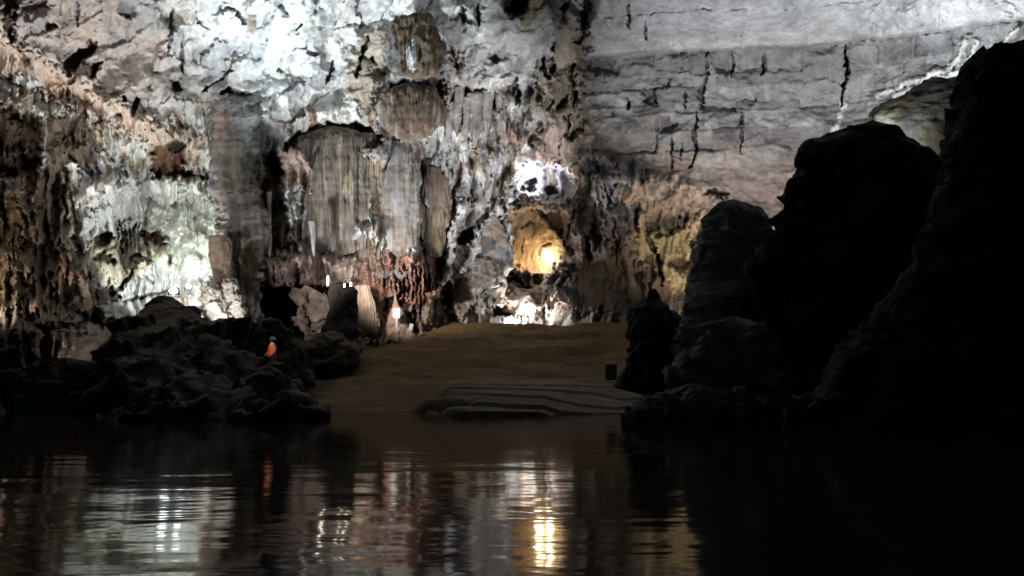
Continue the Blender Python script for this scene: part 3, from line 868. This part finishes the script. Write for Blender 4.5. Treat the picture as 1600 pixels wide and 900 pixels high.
formation("hanging_flowstone", [(134, 628, 660), (140, 606, 678), (150, 596, 688), (170, 590, 692), (190, 592, 690), (206, 604, 676), (216, 622, 660), (222, 634, 650)], 51.0,
          "smooth rounded brown bulb hanging below a dark hollow", "hanging flowstone", ratio=.5, n=220, amp=.4, sc=.9, zs=.3, jag=.8, flute=.08, fk=44, seed=7, ca=TAN * .55, cb=BROWN * 1.1, mix=.1)
formation("hanging_flowstone", [(20, 645, 662), (26, 628, 674), (40, 615, 684), (70, 610, 690), (95, 608, 690), (108, 612, 688), (116, 622, 684)], 50.4,
          "dark brown domed drapery with a white patch, high under the ceiling", "hanging flowstone", ratio=.45, n=200, amp=.5, sc=.8, zs=.4, jag=1.0, flute=.08, fk=36, seed=9, ca=BROWN * .9, cb=TAN * .5, mix=0,
          spots=[(644, 88, 9, 20, PALE), (618, 85, 12, 22, DGREY), (628, 62, 6, 5, np.array([.35, .16, .05]))])
formation("flowstone_drapery", [(222, 608, 632), (240, 602, 648), (280, 600, 656), (340, 602, 660), (390, 600, 650), (425, 604, 636), (445, 610, 626)], 55.4,
          "narrow grey-brown fluted drapery joined to the right of the wide one", "flowstone drapery", ratio=.45, n=90, amp=.4, sc=1.1, zs=.22, flute=.14, fk=30, seed=71, ca=GREY * .75, cb=TAN * .5, mix=0)
formation("flowstone_drapery", [(262, 668, 690), (285, 660, 702), (330, 656, 706), (375, 660, 698), (400, 668, 686)], 57.4,
          "ragged tan drapery in thin folds left of the pale root-like buttress", "flowstone drapery", ratio=.4, n=80, amp=.45, sc=.9, zs=.22, flute=.2, fk=22, seed=73, ca=TAN * .7, cb=BROWN * 1.2, mix=0)
GS = "stalactites in the dark recess"
for i, (x0, y0, y1, w_) in enumerate([(717, 162, 214, 15), (745, 172, 230, 20), (763, 168, 212, 15), (731, 178, 222, 12), (783, 174, 206, 13), (703, 186, 224, 11)]):
    formation("stalactite", [(y0 - 26, x0 - w_ * .7, x0 + w_ * .7), (y0 + 8, x0 - w_ * .5 - 1, x0 + w_ * .42), (y0 + (y1 - y0) * .55, x0 - w_ * .42 - 2, x0 + w_ * .2), (y1 - 4, x0 - 5, x0 - 1), (y1, x0 - 4, x0 - 2.5)], 56.6,
              "greyish stalactite hanging in the dark recess right of the rounded bulb", "stalactite", None, GS, ratio=.9, n=32, step=1.5, amp=.12, sc=.5, zs=.4, flute=.1, fk=9, seed=80 + i, ca=GREY * 1.1, cb=TAN * .8)
formation("stalactite", [(300, 416, 424), (330, 417, 424), (360, 416, 424), (385, 416, 425), (396, 418, 424), (402, 420, 422)], 53.0,
          "thin pale stalactite in the dark gap right of the grey column", "stalactite", ratio=1, n=24, amp=.06, sc=.5, zs=.4, seed=11, ca=PALE, cb=TAN)
formation("stalactite", [(345, 482, 494), (360, 484, 495), (380, 486, 494), (394, 488, 493), (400, 490, 492)], 52.0,
          "short grey stalactite at the lower left edge of the brown drapery", "stalactite", ratio=1, n=24, amp=.06, sc=.5, zs=.4, seed=12, ca=GREY * .7, cb=DGREY * .7)
formation("stalactite", [(370, 330, 352), (378, 326, 358), (395, 325, 363), (412, 328, 361), (425, 331, 358), (440, 334, 348), (452, 337, 345), (468, 340, 343)], 50.0,
          "thick pale brown stalactite tapering over the white broken column", "stalactite", ratio=.9, n=48, amp=.22, sc=.7, zs=.5, flute=.08, fk=9, seed=13, ca=PINK, cb=TAN)
G1 = "broken white column pieces beside the lamp"
for i, (rows, lab) in enumerate([
    ([(442, 316, 330), (455, 315, 342), (470, 318, 350), (485, 322, 362), (500, 336, 372), (512, 350, 372)], "largest white knobbly block of the broken column, leaning left"),
    ([(436, 352, 368), (446, 348, 374), (458, 350, 368), (470, 354, 362)], "small white knob above the leaning white block"),
    ([(462, 364, 378), (480, 364, 382), (500, 368, 384), (522, 376, 386)], "narrow white upright block right of the leaning one"),
    ([(502, 388, 398), (512, 384, 400), (526, 383, 397), (532, 387, 394)], "small white block lowest and rightmost of the broken column")]):
    formation("broken_column_block", rows, 48.6 - .2 * i, lab, "rock", group=G1, ratio=.9, n=56, step=1.6, amp=.25, sc=.4, block=.2, bsc=.45, thin=.3, seed=20 + i, ca=WHITE * 1.05, cb=PINK)
formation("boulder", [(447, 474, 484), (452, 468, 500), (466, 464, 516), (482, 462, 525), (498, 458, 520), (512, 466, 505), (526, 474, 492), (534, 478, 488)], 52.6,
          "pale pinkish boulder lit in the dark cave left of the tall stump", "boulder", ratio=.4, amp=.3, sc=.8, block=.5, bsc=1.2, thin=.4, seed=31, ca=PINK * .9, cb=TAN)
formation("stalagmite", [(444, 520, 548), (450, 513, 555), (462, 512, 558), (480, 514, 559), (505, 508, 560), (540, 492, 563), (560, 500, 562), (585, 500, 560)], 47.5,
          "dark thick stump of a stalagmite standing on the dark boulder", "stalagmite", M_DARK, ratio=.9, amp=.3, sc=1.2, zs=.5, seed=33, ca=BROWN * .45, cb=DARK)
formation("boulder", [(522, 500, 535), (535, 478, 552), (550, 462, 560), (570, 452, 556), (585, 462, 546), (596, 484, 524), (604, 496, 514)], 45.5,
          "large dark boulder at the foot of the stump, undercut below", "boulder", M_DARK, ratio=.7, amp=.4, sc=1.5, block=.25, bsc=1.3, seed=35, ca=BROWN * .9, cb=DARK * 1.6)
formation("stalagmite", [(458, 616, 618), (470, 615, 620), (478, 613, 624), (492, 608, 632), (508, 602, 640), (522, 590, 648), (540, 575, 660)], 54.0,
          "tan cone-shaped stalagmite behind the white sign", "stalagmite", ratio=.8, amp=.25, sc=.9, zs=.5, seed=37, ca=TAN * .9, cb=RED)
formation("fluted_buttress", [(446, 556, 574), (470, 557, 586), (490, 558, 590), (510, 559, 592), (526, 561, 588), (538, 566, 580)], 52.0,
          "tan fluted rock block right of the dark stump", "rock buttress", ratio=.7, amp=.3, sc=1.0, zs=.4, flute=.2, fk=14, seed=39, ca=TAN * .55, cb=BROWN * 1.2)
formation("rock_mound", [(338, 768, 776), (350, 760, 784), (370, 750, 794), (395, 732, 802), (415, 722, 804), (445, 710, 792), (480, 706, 772), (515, 712, 768)], 59.0,
          "grey-tan rounded rock mound left of the amber alcove", "rock mound", ratio=.4, n=100, amp=.4, sc=1.4, zs=.8, seed=41, ca=TAN * 1.25, cb=GREY, mix=.05)
formation("rock_mound", [(403, 745, 762), (408, 732, 775), (418, 724, 783), (430, 720, 786), (440, 722, 784), (446, 730, 776)], 57.9,
          "smooth domed ledge bulging from the grey-tan mound", "rock mound", ratio=.28, amp=.35, sc=.8, zs=2.5, flute=.1, fk=14, seed=43, ca=TAN * .8, cb=GREY)
formation("rock_terrace", [(444, 774, 806), (452, 768, 828), (462, 764, 840), (474, 764, 842), (484, 778, 836), (490, 800, 822)], 59.8,
          "pinkish blocky rock terrace just below the amber alcove", "rock terrace", ratio=.4, amp=.25, sc=.9, block=.35, bsc=1.0, seed=45, ca=PINK, cb=PINK * .7)
formation("boulder", [(484, 744, 750), (492, 738, 756), (502, 736, 760), (514, 740, 758)], 58.8,
          "small striped pale boulder at the foot of the grey-tan mound", "boulder", ratio=.8, amp=.1, sc=.4, flute=.12, fk=12, seed=47, ca=PALE, cb=TAN)

formation("boulder", [(500, 408, 436), (516, 402, 452), (535, 398, 466), (560, 392, 478), (590, 388, 486), (606, 388, 486)], 41.5,
          "dark brown rock behind the person in the orange jacket", "boulder", M_DARK, ratio=.5, amp=.4, sc=1.1, block=.25, bsc=.9, seed=36, ca=BROWN * .55, cb=DARK)
# --- near dark rocks at the left
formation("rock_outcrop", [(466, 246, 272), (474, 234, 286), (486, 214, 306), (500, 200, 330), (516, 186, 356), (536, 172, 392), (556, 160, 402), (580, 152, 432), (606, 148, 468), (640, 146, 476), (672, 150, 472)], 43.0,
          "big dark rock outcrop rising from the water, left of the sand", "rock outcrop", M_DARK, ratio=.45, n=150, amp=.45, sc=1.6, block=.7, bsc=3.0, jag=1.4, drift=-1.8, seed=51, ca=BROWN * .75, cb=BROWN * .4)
formation("boulder", [(575, 405, 425), (590, 392, 452), (610, 400, 470), (640, 420, 476), (668, 430, 474)], 30.6,
          "dark low rock at the water's edge, right end of the outcrop", "boulder", M_DARK, ratio=.6, amp=.3, sc=.8, block=.2, bsc=.6, seed=53, ca=DGREY * .8, cb=BROWN * .8)
formation("boulder", [(518, 84, 116), (528, 62, 150), (542, 48, 168), (558, 44, 176), (580, 50, 180), (610, 40, 190)], 40.5,
          "low rounded boulder with a bright lamp spot, left of the big outcrop", "boulder", ratio=.5, amp=.35, sc=1.3, seed=55, ca=PINK * .75, cb=TAN * .6)
formation("boulder", [(518, -20, 14), (530, -60, 36), (550, -70, 48), (590, -80, 70), (650, -90, 90)], 38.5,
          "brown sloping boulder at the left bank, at the edge of the view", "boulder", M_DARK, ratio=.5, amp=.4, sc=1.3, seed=57, ca=TAN * .5, cb=BROWN)
formation("rock_outcrop", [(572, 50, 140), (586, 20, 180), (605, -30, 200), (640, -60, 210), (664, -60, 210)], 36.5,
          "low black rock bank behind the moored boat", "rock outcrop", M_DARK, ratio=.35, n=110, amp=.35, sc=1.2, block=.2, bsc=.8, seed=59, ca=BROWN * .5, cb=DARK)

# --- near black rocks at the right
formation("rock_outcrop", [(317, 1126, 1168), (324, 1110, 1188), (345, 1100, 1200), (380, 1090, 1225), (430, 1086, 1245), (480, 1070, 1260), (540, 1050, 1270), (600, 1040, 1280), (668, 1030, 1290)], 34.0,
          "dark grey rounded hump in front of the yellow niche", "rock outcrop", M_DARK, ratio=.5, n=110, amp=.4, sc=2.4, block=.15, bsc=2.0, seed=61, ca=GREY * .8, cb=DGREY)
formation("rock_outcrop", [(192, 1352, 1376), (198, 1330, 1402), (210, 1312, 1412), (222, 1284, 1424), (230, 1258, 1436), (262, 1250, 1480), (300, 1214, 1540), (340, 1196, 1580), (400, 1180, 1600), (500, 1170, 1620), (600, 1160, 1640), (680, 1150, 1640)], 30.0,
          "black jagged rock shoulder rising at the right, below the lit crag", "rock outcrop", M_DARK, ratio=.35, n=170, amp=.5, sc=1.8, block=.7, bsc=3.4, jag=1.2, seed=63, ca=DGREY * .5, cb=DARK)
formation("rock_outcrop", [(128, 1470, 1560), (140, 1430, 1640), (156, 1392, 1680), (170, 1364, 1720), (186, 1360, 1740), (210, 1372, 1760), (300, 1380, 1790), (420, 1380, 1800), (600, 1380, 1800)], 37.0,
          "grey-green crag, faintly lit, between the black shoulder and the near rock", "rock outcrop", M_DARK, ratio=.3, n=150, amp=.5, sc=2.0, seed=65, ca=GREY * .9, cb=TAN * .7, spots=[(1385, 185, 22, 16, WHITE)])  # white spot paints the lamp-lit corner brighter
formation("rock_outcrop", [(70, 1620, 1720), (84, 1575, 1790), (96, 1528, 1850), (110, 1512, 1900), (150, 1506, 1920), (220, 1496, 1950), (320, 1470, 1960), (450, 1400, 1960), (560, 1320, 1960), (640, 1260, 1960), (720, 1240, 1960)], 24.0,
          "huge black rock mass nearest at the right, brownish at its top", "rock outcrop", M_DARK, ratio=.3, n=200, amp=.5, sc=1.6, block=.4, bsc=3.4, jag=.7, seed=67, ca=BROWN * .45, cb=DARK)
formation("boulder", [(452, 1016, 1026), (470, 1008, 1034), (484, 984, 1044), (500, 980, 1070), (540, 982, 1085), (575, 972, 1090), (604, 962, 1096)], 35.0,
          "black upright rock with a pointed top at the right end of the sand", "boulder", M_DARK, ratio=.6, amp=.25, sc=1.0, block=.25, bsc=1.0, seed=69, ca=DARK * 1.3, cb=DARK)
formation("boulder", [(510, 1090, 1200), (530, 1082, 1260), (556, 1060, 1290), (584, 1044, 1300), (612, 1060, 1310), (640, 1080, 1310)], 30.0,
          "dark grey low boulder at the foot of the right rocks", "boulder", M_DARK, ratio=.5, n=110, amp=.35, sc=1.0, block=.3, bsc=.9, seed=71, ca=GREY * .8, cb=DGREY * .8)
formation("boulder", [(612, 1040, 1120), (626, 1006, 1220), (642, 984, 1260), (664, 980, 1290), (690, 990, 1290)], 27.0,
          "black flat boulder dipping into the water at the right bank", "boulder", M_DARK, ratio=.5, n=110, amp=.25, sc=.8, block=.2, bsc=.7, seed=73, ca=DGREY * .5, cb=DARK * 1.2)

# ------------------------------------------------------------------ sand bank with terraced mud at the water
sx = np.concatenate([np.arange(-34, -9, .5), np.arange(-9, 12, .09), np.arange(12, 30, .5)])
sy = np.concatenate([np.arange(26, 30, .5), np.arange(30, 46, .06), np.arange(46, 66, .2)])
SX, SY = np.meshgrid(sx, sy)
z = np.interp(SY, [26, 34, 37, 40, 43, 49, 55, 57.2, 57.8, 58.4, 66], [-1.6, -.5, 0.0, .5, 1.1, 2.62, 4.62, 5.32, 5.1, 4.5, 4.2])
z += .22 * fbm2(SX / 5, SY / 3, 3, 81) * sst(38, 46, SY) + .05 * fbm2(SX / .6, SY / .5, 3, 83) + .10 * fbm2(SX / 2.2, SY / 1.4, 3, 84) * sst(43, 47, SY) + .12 * p2(SX / 9, SY / 1.3, 85) * sst(42, 47, SY)
z += .25 * np.exp(-((SY - 50.5 - .15 * SX) / 1.3) ** 2)
# mud terraces cut by the falling river: each edge is (py where it shows at px), at its own distance
EDG = [(31.5, [(470, 641), (700, 643), (846, 646), (862, 652), (900, 657), (990, 664), (1110, 668)], .0),
       (34.2, [(470, 628), (640, 622), (668, 620), (720, 626), (790, 632), (850, 634), (872, 642), (925, 647), (985, 645), (1050, 641), (1110, 640)], .17),
       (37.0, [(470, 616), (640, 609), (700, 613), (780, 615), (850, 619), (905, 632), (960, 637), (1010, 633), (1110, 628)], .11),
       (39.6, [(470, 608), (640, 603), (760, 606), (860, 608), (930, 614), (970, 623), (1030, 621), (1110, 616)], .10),
       (42.2, [(470, 601), (640, 598), (800, 601), (900, 602), (985, 605), (1110, 603)], .08)]
ledge = np.full(SX.shape, -1.0)
prev = None
wob = .8 * fbm2(SX / 3.2, SY / 5, 3, 89) + .15 * fbm2(SX / .5, SY / 1, 3, 91)
tops = []
for yk, pts, rk in EDG:
    pp = np.array(pts, float)
    xw = (pp[:, 0] - 800) / F * yk
    hz = np.array([w1(a_, b_, yk).z for a_, b_ in pts])
    tops.append((yk, np.interp(SX, xw, hz), rk))
tops.append((45.6, np.interp(SX, [-30, 30], [1.55, 1.55]), .05))
for k in range(len(tops)):
    yk, hk, rk = tops[k]
    if k + 1 < len(tops):
        yn, hn, rn = tops[k + 1]
        tt = np.clip((SY - yk - wob) / (yn - yk), 0, 1)
        seg = hk + (np.maximum(hn - rn, hk - .1) - hk) * tt
    else:
        seg = hk
    ledge = np.where(SY > yk + wob, seg, ledge)
    edge = np.exp(-((SY - yk - wob - .12) / .16) ** 2) * .03
    ledge = ledge + edge
ledge = np.where(SY > 31.5 + wob, ledge, -.35)
tz = sst(-3.9, -2.0, SX + 2.2 * fbm2(SX / 4, SY / 2.5, 3, 87)) * (1 - sst(43.0, 45.6, SY)) * (1 - sst(9, 11, SX))
low = np.where(SY < 36, 1, 1)
z = z + (ledge + .02 * fbm2(SX / .35, SY / .3, 3, 99) - z) * tz * low
zc = np.zeros(SX.shape + (3,)) + SANDC
zc = mixc(zc, np.array([.17, .145, .115]), tz * .8); zc = mixc(zc, BROWN * .5, sst(-8.6, -10.5, SX + .8 * fbm2(SX / 1.2, SY / 1.2, 3, 97))) * np.clip(1 + .5 * fbm2(SX / 3.5, SY / 1.4, 5, 93), .45, 1.6)[..., None]
m_, n_ = SX.shape
I = np.arange(m_ * n_).reshape(m_, n_)
put("sand_bank", mesh_of("sand_bank", np.stack([SX, SY, z], -1), np.stack([I[:-1, :-1], I[:-1, 1:], I[1:, 1:], I[1:, :-1]], -1), zc, True, M_SAND),
    "dark brown sand bank rising from the water to the cave wall", "sand bank", kind="structure")

# ------------------------------------------------------------------ water
mw = bpy.data.materials.new("dark_river_water")
t, b = nt(mw)
N, L = t.nodes.new, t.links.new
b.inputs["Base Color"].default_value = (0.03, 0.026, 0.018, 1)
b.inputs["Roughness"].default_value = 0.075
b.inputs["IOR"].default_value = 1.33
b.inputs["Specular IOR Level"].default_value = 0.5
geo = N("ShaderNodeNewGeometry")
mp = N("ShaderNodeMapping"); mp.inputs["Scale"].default_value = (0.35, 0.8, 1)
L(geo.outputs["Position"], mp.inputs["Vector"])
n1 = N("ShaderNodeTexNoise"); n1.inputs["Scale"].default_value = 0.9; n1.inputs["Detail"].default_value = 3; n1.inputs["Roughness"].default_value = 0.45; n1.inputs["Distortion"].default_value = 0.4
n2 = N("ShaderNodeTexNoise"); n2.inputs["Scale"].default_value = 4.5; n2.inputs["Detail"].default_value = 2
L(mp.outputs[0], n1.inputs["Vector"]); L(mp.outputs[0], n2.inputs["Vector"])
ma = N("ShaderNodeMath"); ma.operation = 'MULTIPLY_ADD'; ma.inputs[1].default_value = 0.12
L(n2.outputs["Fac"], ma.inputs[0]); L(n1.outputs["Fac"], ma.inputs[2])
bp = N("ShaderNodeBump"); bp.inputs["Strength"].default_value = 1.0; bp.inputs["Distance"].default_value = 0.010
sep = N("ShaderNodeSeparateXYZ"); L(geo.outputs["Position"], sep.inputs[0])
mr = N("ShaderNodeMapRange"); mr.inputs[1].default_value = 20.0; mr.inputs[2].default_value = 6.0; mr.inputs[3].default_value = 1.0; mr.inputs[4].default_value = 4.0
L(sep.outputs["Y"], mr.inputs[0])
mh = N("ShaderNodeMath"); mh.operation = 'MULTIPLY'; L(ma.outputs[0], mh.inputs[0]); L(mr.outputs[0], mh.inputs[1])
L(mh.outputs[0], bp.inputs["Height"]); L(bp.outputs[0], b.inputs["Normal"])
put("river_water", mesh_of("river_water", [(-90, -25, 0), (90, -25, 0), (90, 48, 0), (-90, 48, 0)], [(0, 1, 2, 3)], None, False, mw), "still dark water of the underground river", "water", kind="structure")


# ------------------------------------------------------------------ small objects
def box(cx_, cy_, cz_, sx_, sy_, sz_, ry=0.0):
    v = np.array([(x, y, z) for x in (-.5, .5) for y in (-.5, .5) for z in (-.5, .5)]) * (sx_, sy_, sz_)
    c, s = math.cos(ry), math.sin(ry)
    v = np.stack([v[:, 0] * c + v[:, 2] * s, v[:, 1], -v[:, 0] * s + v[:, 2] * c], -1) + (cx_, cy_, cz_)
    q = [(0, 1, 3, 2), (4, 6, 7, 5), (0, 4, 5, 1), (2, 3, 7, 6), (0, 2, 6, 4), (1, 5, 7, 3)]
    return v, np.array(q)


def lathe(profile, n=28):
    pr = np.array(profile, float)
    th = np.linspace(0, 2 * math.pi, n, endpoint=False)
    V = np.stack([pr[:, 0][:, None] * np.cos(th), pr[:, 0][:, None] * np.sin(th), np.broadcast_to(pr[:, 1][:, None], (len(pr), n))], -1).reshape(-1, 3)
    I = np.arange(len(pr) * n).reshape(len(pr), n); J = np.roll(I, -1, 1)
    return V, np.stack([I[:-1], J[:-1], J[1:], I[1:]], -1).reshape(-1, 4)


def join(*vq):
    Vs, Qs, k = [], [], 0
    for V, Q in vq:
        Vs.append(np.asarray(V)); Qs.append(np.asarray(Q) + k); k += len(V)
    return np.vstack(Vs), np.vstack(Qs)


def bevel(o, w=0.01, seg=2):
    md = o.modifiers.new("bevel", 'BEVEL'); md.width = w; md.segments = seg; md.limit_method = 'ANGLE'


def part(name, vq, mat, parent, smooth=False, bev=0, label=None):
    o = put(name, mesh_of(name, vq[0], vq[1], None, smooth, mat), label, None, parent=parent)
    if bev: bevel(o, bev)
    return o


M_METAL = plain_material("painted_black_metal", (.03, .03, .032), .45, .3)
M_WHITEP = plain_material("white_panel", (.34, .39, .41), .4, 0, .06)
M_POST = plain_material("grey_steel", (.3, .31, .32), .4, .7)
M_GLOW = glow_material("cool_lamp_glass", (.88, .94, 1.0), 18)
M_WARM = glow_material("warm_lamp_glass", (1.0, .93, .7), 9)


def floodlight(p, face, label, glass, k=1.0):
    """little floodlight on a yoke; the glass looks towards face"""
    e = empty("floodlight", p, label, "lamp", "lamps along the cave wall")
    d = (face - p); ang = math.atan2(d.x, -d.y)
    hv, hq = box(0, .05 * k, .22 * k, .34 * k, .12 * k, .26 * k)
    part("housing", (hv, hq), M_METAL, e, False, .015)
    gv, gq = lathe([(0, 0), (.10 * k, .01 * k), (.13 * k, .03 * k), (.13 * k, .06 * k), (0, .06 * k)], 20)
    part("glass", (np.stack([gv[:, 0] * 1.15, -.0 * k - gv[:, 2], gv[:, 1] * .85 + .22 * k], -1), gq), glass, e, True)
    part("yoke", join(box(-.19 * k, .05 * k, .12 * k, .02 * k, .05 * k, .24 * k), box(.19 * k, .05 * k, .12 * k, .02 * k, .05 * k, .24 * k), box(0, .05 * k, .01, .36 * k, .05 * k, .02 * k)), M_METAL, e)
    e.rotation_euler = (0, 0, ang)
    return e


camp = Vector((0, 0, 1.5))
floodlight(w1(271, 464, 45.0), w1(215, 450, 38), "bright white floodlight in the notch above the dark outcrop", M_GLOW, 1.5)
floodlight(w1(294, 454, 46.0), w1(300, 440, 38), "smaller white floodlight up right of the brightest one", M_GLOW, 1.1)


def tube_lamp(p, h, label):
    e = empty("tube_lamp", p, label, "lamp", "lamps on the dark stump")
    part("base", lathe([(0, 0), (.06, 0), (.06, .08), (.03, .09), (0, .09)], 16), M_METAL, e, True)
    part("tube", lathe([(0, .09), (.045, .09), (.06, .09 + h * .4), (.05, .09 + h * .9), (0, .09 + h)], 16), M_WARM, e, True)


tube_lamp(w1(512, 449, 46.6), .62, "tallest warm white lamp left of the stump top")
tube_lamp(w1(538, 451, 46.4), .22, "small warm lamp on the stump, left one of the close pair")
tube_lamp(w1(548, 450, 46.4), .26, "small warm lamp on the stump, right one of the close pair")

# signs
e = empty("sign_board", w1(619, 520, 52.6), "white upright information board on a post before the tan stalagmite", "sign")
zb = w1(619, 489, 52.6).z - e.location.z
part("post", box(0, .03, zb * .5, .05, .05, zb), M_POST, e)
part("panel", box(0, -.01, zb, .40, .03, .56), M_WHITEP, e, False, .01)
part("frame", join(box(0, -.012, zb + .29, .44, .05, .025), box(0, -.012, zb - .29, .44, .05, .025), box(-.21, -.012, zb, .025, .05, .555), box(.21, -.012, zb, .025, .05, .555)), M_POST, e)
e = empty("sign_board", w1(642, 524, 53.0), "smaller tilted pale sign lower right of the white board", "sign")
zb = w1(640, 511, 53.0).z - e.location.z
part("post", box(0, .03, zb * .5, .045, .045, zb), M_POST, e)
part("panel", box(0, -.01, zb, .26, .03, .44, .22), M_WHITEP, e, False, .01)

# rubbish bin
e = empty("rubbish_bin", w1(955, 594, 43.5), "dark green rubbish bin on the sand beside the black rock", "bin")
M_BIN = plain_material("dark_green_plastic", (.025, .04, .03), .5)
part("body", lathe([(0, 0), (.27, 0), (.30, .06), (.345, .78), (.345, .80), (.31, .80), (.27, .08), (0, .07)]), M_BIN, e, True)
part("rim", lathe([(.335, .77), (.375, .77), (.375, .83), (.335, .83), (.335, .77)]), M_BIN, e, True)
part("liner_bag", lathe([(.30, .60), (.31, .84), (.24, .92), (.12, .98), (0, .96)], 20), plain_material("grey_bag", (.08, .09, .085), .35), e, True)
e.scale = (1.0, 1.0, 1.0)

# moored boat
hull_y = 35.0
e = empty("boat", w1(78, 644, hull_y), "dark teal wooden boat moored at the left bank", "boat")
e.location.z = 0.0
Lh = 1.5; ts = np.linspace(-1, 1, 41); ph = np.linspace(0, math.pi, 17)
bw = .62 * (1 - np.abs(ts) ** 3.2) + .10
top = .62 + .16 * np.abs(ts) ** 2.5
Vb = []
for i, tt in enumerate(ts):
    for a in ph:
        Vb.append((tt * Lh, math.cos(a) * bw[i], top[i] - (top[i] + .18) * math.sin(a) ** .6))
Vi = []
for i, tt in enumerate(ts):
    for a in ph:
        Vi.append((tt * (Lh - .05), math.cos(a) * (bw[i] - .05), top[i] - (top[i] + .05) * math.sin(a) ** .6))
def gridq(m, n):
    I = np.arange(m * n).reshape(m, n)
    return np.stack([I[:-1, :-1], I[1:, :-1], I[1:, 1:], I[:-1, 1:]], -1).reshape(-1, 4)
part("hull", join((np.array(Vb), gridq(41, 17)), (np.array(Vi), gridq(41, 17))), plain_material("teal_boat_paint", (.03, .12, .12), .5), e, True)
Vg = []
for sgn in (1, -1):
    g = []
    for i, tt in enumerate(ts):
        for (oy, oz) in ((-.04, -.03), (.04, -.03), (.04, .03), (-.04, .03), (-.04, -.03)):
            g.append((tt * Lh, sgn * bw[i] + oy, top[i] + oz))
    part("gunwale", (np.array(g), gridq(41, 5)), plain_material("dark_wood", (.05, .035, .025), .6), e)
for xx in (-.7, .15, .85):
    part("bench", box(xx, 0, .46, .22, 1.05, .04), plain_material("bench_wood", (.09, .06, .04), .6), e, False, .008)
# red life vest lying on the boat
vx = e.location.x + 1.02
ev = put("life_vest", mesh_of("life_vest", *[(np.array(join(*[box(dx, 0, 0, .16, .32, .12, r) for dx, r in ((-.09, .15), (.09, -.15))])[0])), join(*[box(dx, 0, 0, .16, .32, .12, r) for dx, r in ((-.09, .15), (.09, -.15))])[1]], None, False, plain_material("red_nylon", (.55, .03, .03), .6)),
         "red life vest lying on the end of the teal boat", "life vest")
ev.location = (vx, hull_y - .1, .83)
bevel(ev, .045, 3)


# ------------------------------------------------------------------ person in an orange life jacket
def skin_figure(name, verts, edges, radii, mat, parent=None, sub=2):
    me = bpy.data.meshes.new(name)
    me.from_pydata(verts, edges, [])
    o = bpy.data.objects.new(name, me)
    COLL.objects.link(o)
    sk = o.modifiers.new("skin", 'SKIN'); sk.use_smooth_shade = True
    for v, r in zip(me.skin_vertices[0].data, radii):
        v.radius = r if isinstance(r, tuple) else (r, r)
    me.skin_vertices[0].data[0].use_root = True
    sb = o.modifiers.new("sub", 'SUBSURF'); sb.levels = sub; sb.render_levels = sub
    dg = bpy.context.evaluated_depsgraph_get()
    nm = bpy.data.meshes.new_from_object(o.evaluated_get(dg))
    bpy.data.objects.remove(o)
    nm.name = name
    nm.materials.clear(); nm.materials.append(mat)
    for p in nm.polygons: p.use_smooth = True
    o = bpy.data.objects.new(name, nm)
    COLL.objects.link(o)
    if parent: o.parent = parent
    return o


M_SKIN = plain_material("skin", (.35, .2, .14), .55)
M_CLOTH = plain_material("dark_trousers", (.025, .025, .03), .8)
M_VEST = plain_material("orange_life_jacket", (.85, .12, .02), .55, 0, .1)
M_HAT = plain_material("white_hat", (.75, .75, .73), .7)
M_HAIR = plain_material("black_hair", (.015, .012, .01), .5)
D_P = 37.4
pz = w1(424, 588, D_P)
pe = skin_figure("person",
    [(0, 0, .92), (0, 0, 1.10), (0, 0, 1.32), (0, 0, 1.46), (0, -.02, 1.56), (0, -.03, 1.68),
     (.17, 0, 1.40), (.27, -.02, 1.16), (.22, -.18, .98), (.17, -.28, .95), (-.17, 0, 1.40), (-.27, -.02, 1.16), (-.22, -.18, .98), (-.17, -.28, .95),
     (.10, 0, .84), (.12, -.01, .46), (.12, .02, .08), (.13, -.13, .04), (-.10, 0, .84), (-.13, -.03, .46), (-.13, .02, .08), (-.14, -.13, .04)],
    [(0, 1), (1, 2), (2, 3), (3, 4), (4, 5), (2, 6), (6, 7), (7, 8), (8, 9), (2, 10), (10, 11), (11, 12), (12, 13), (0, 14), (14, 15), (15, 16), (16, 17), (0, 18), (18, 19), (19, 20), (20, 21)],
    [(.16, .11), (.15, .10), (.17, .11), (.07, .07), (.085, .10), (.07, .09), .06, .045, .036, .03, .06, .045, .036, .03, (.09, .09), .06, .045, .035, (.09, .09), .06, .045, .035], M_SKIN)
pe.location = pz
pe.rotation_euler = (0, 0, -.7)
pe["label"] = "person in an orange life jacket and white hat standing behind the dark outcrop"
pe["category"] = "person"
jk = lathe([(.155, .86), (.215, .88), (.225, 1.0), (.215, 1.15), (.225, 1.3), (.20, 1.42), (.12, 1.47), (.10, 1.45)], 28)
jk = (jk[0] * np.array([1, .78, 1]), jk[1])
part("life_jacket", jk, M_VEST, pe, True)
part("trousers", join(*[(lambda V, Q, s: (V * np.array([1, 1, 1]) + np.array([s * .115, 0, 0]), Q))(*lathe([(.08, .08), (.09, .3), (.105, .5), (.125, .8), (.13, .92)], 16), s) for s in (1, -1)]), M_CLOTH, pe, True)
hd = lathe([(.105, 1.60), (.125, 1.66), (.12, 1.72), (.08, 1.77), (0, 1.78)], 20)
part("hair", (hd[0] + np.array([0, .015, -.01]), hd[1]), M_HAIR, pe, True)
part("hat", lathe([(.19, 1.705), (.15, 1.72), (.135, 1.73), (.125, 1.79), (.07, 1.84), (0, 1.85)], 24), M_HAT, pe, True)
part("collar", lathe([(.13, 1.44), (.10, 1.50), (.085, 1.53)], 20), M_HAT, pe, True)
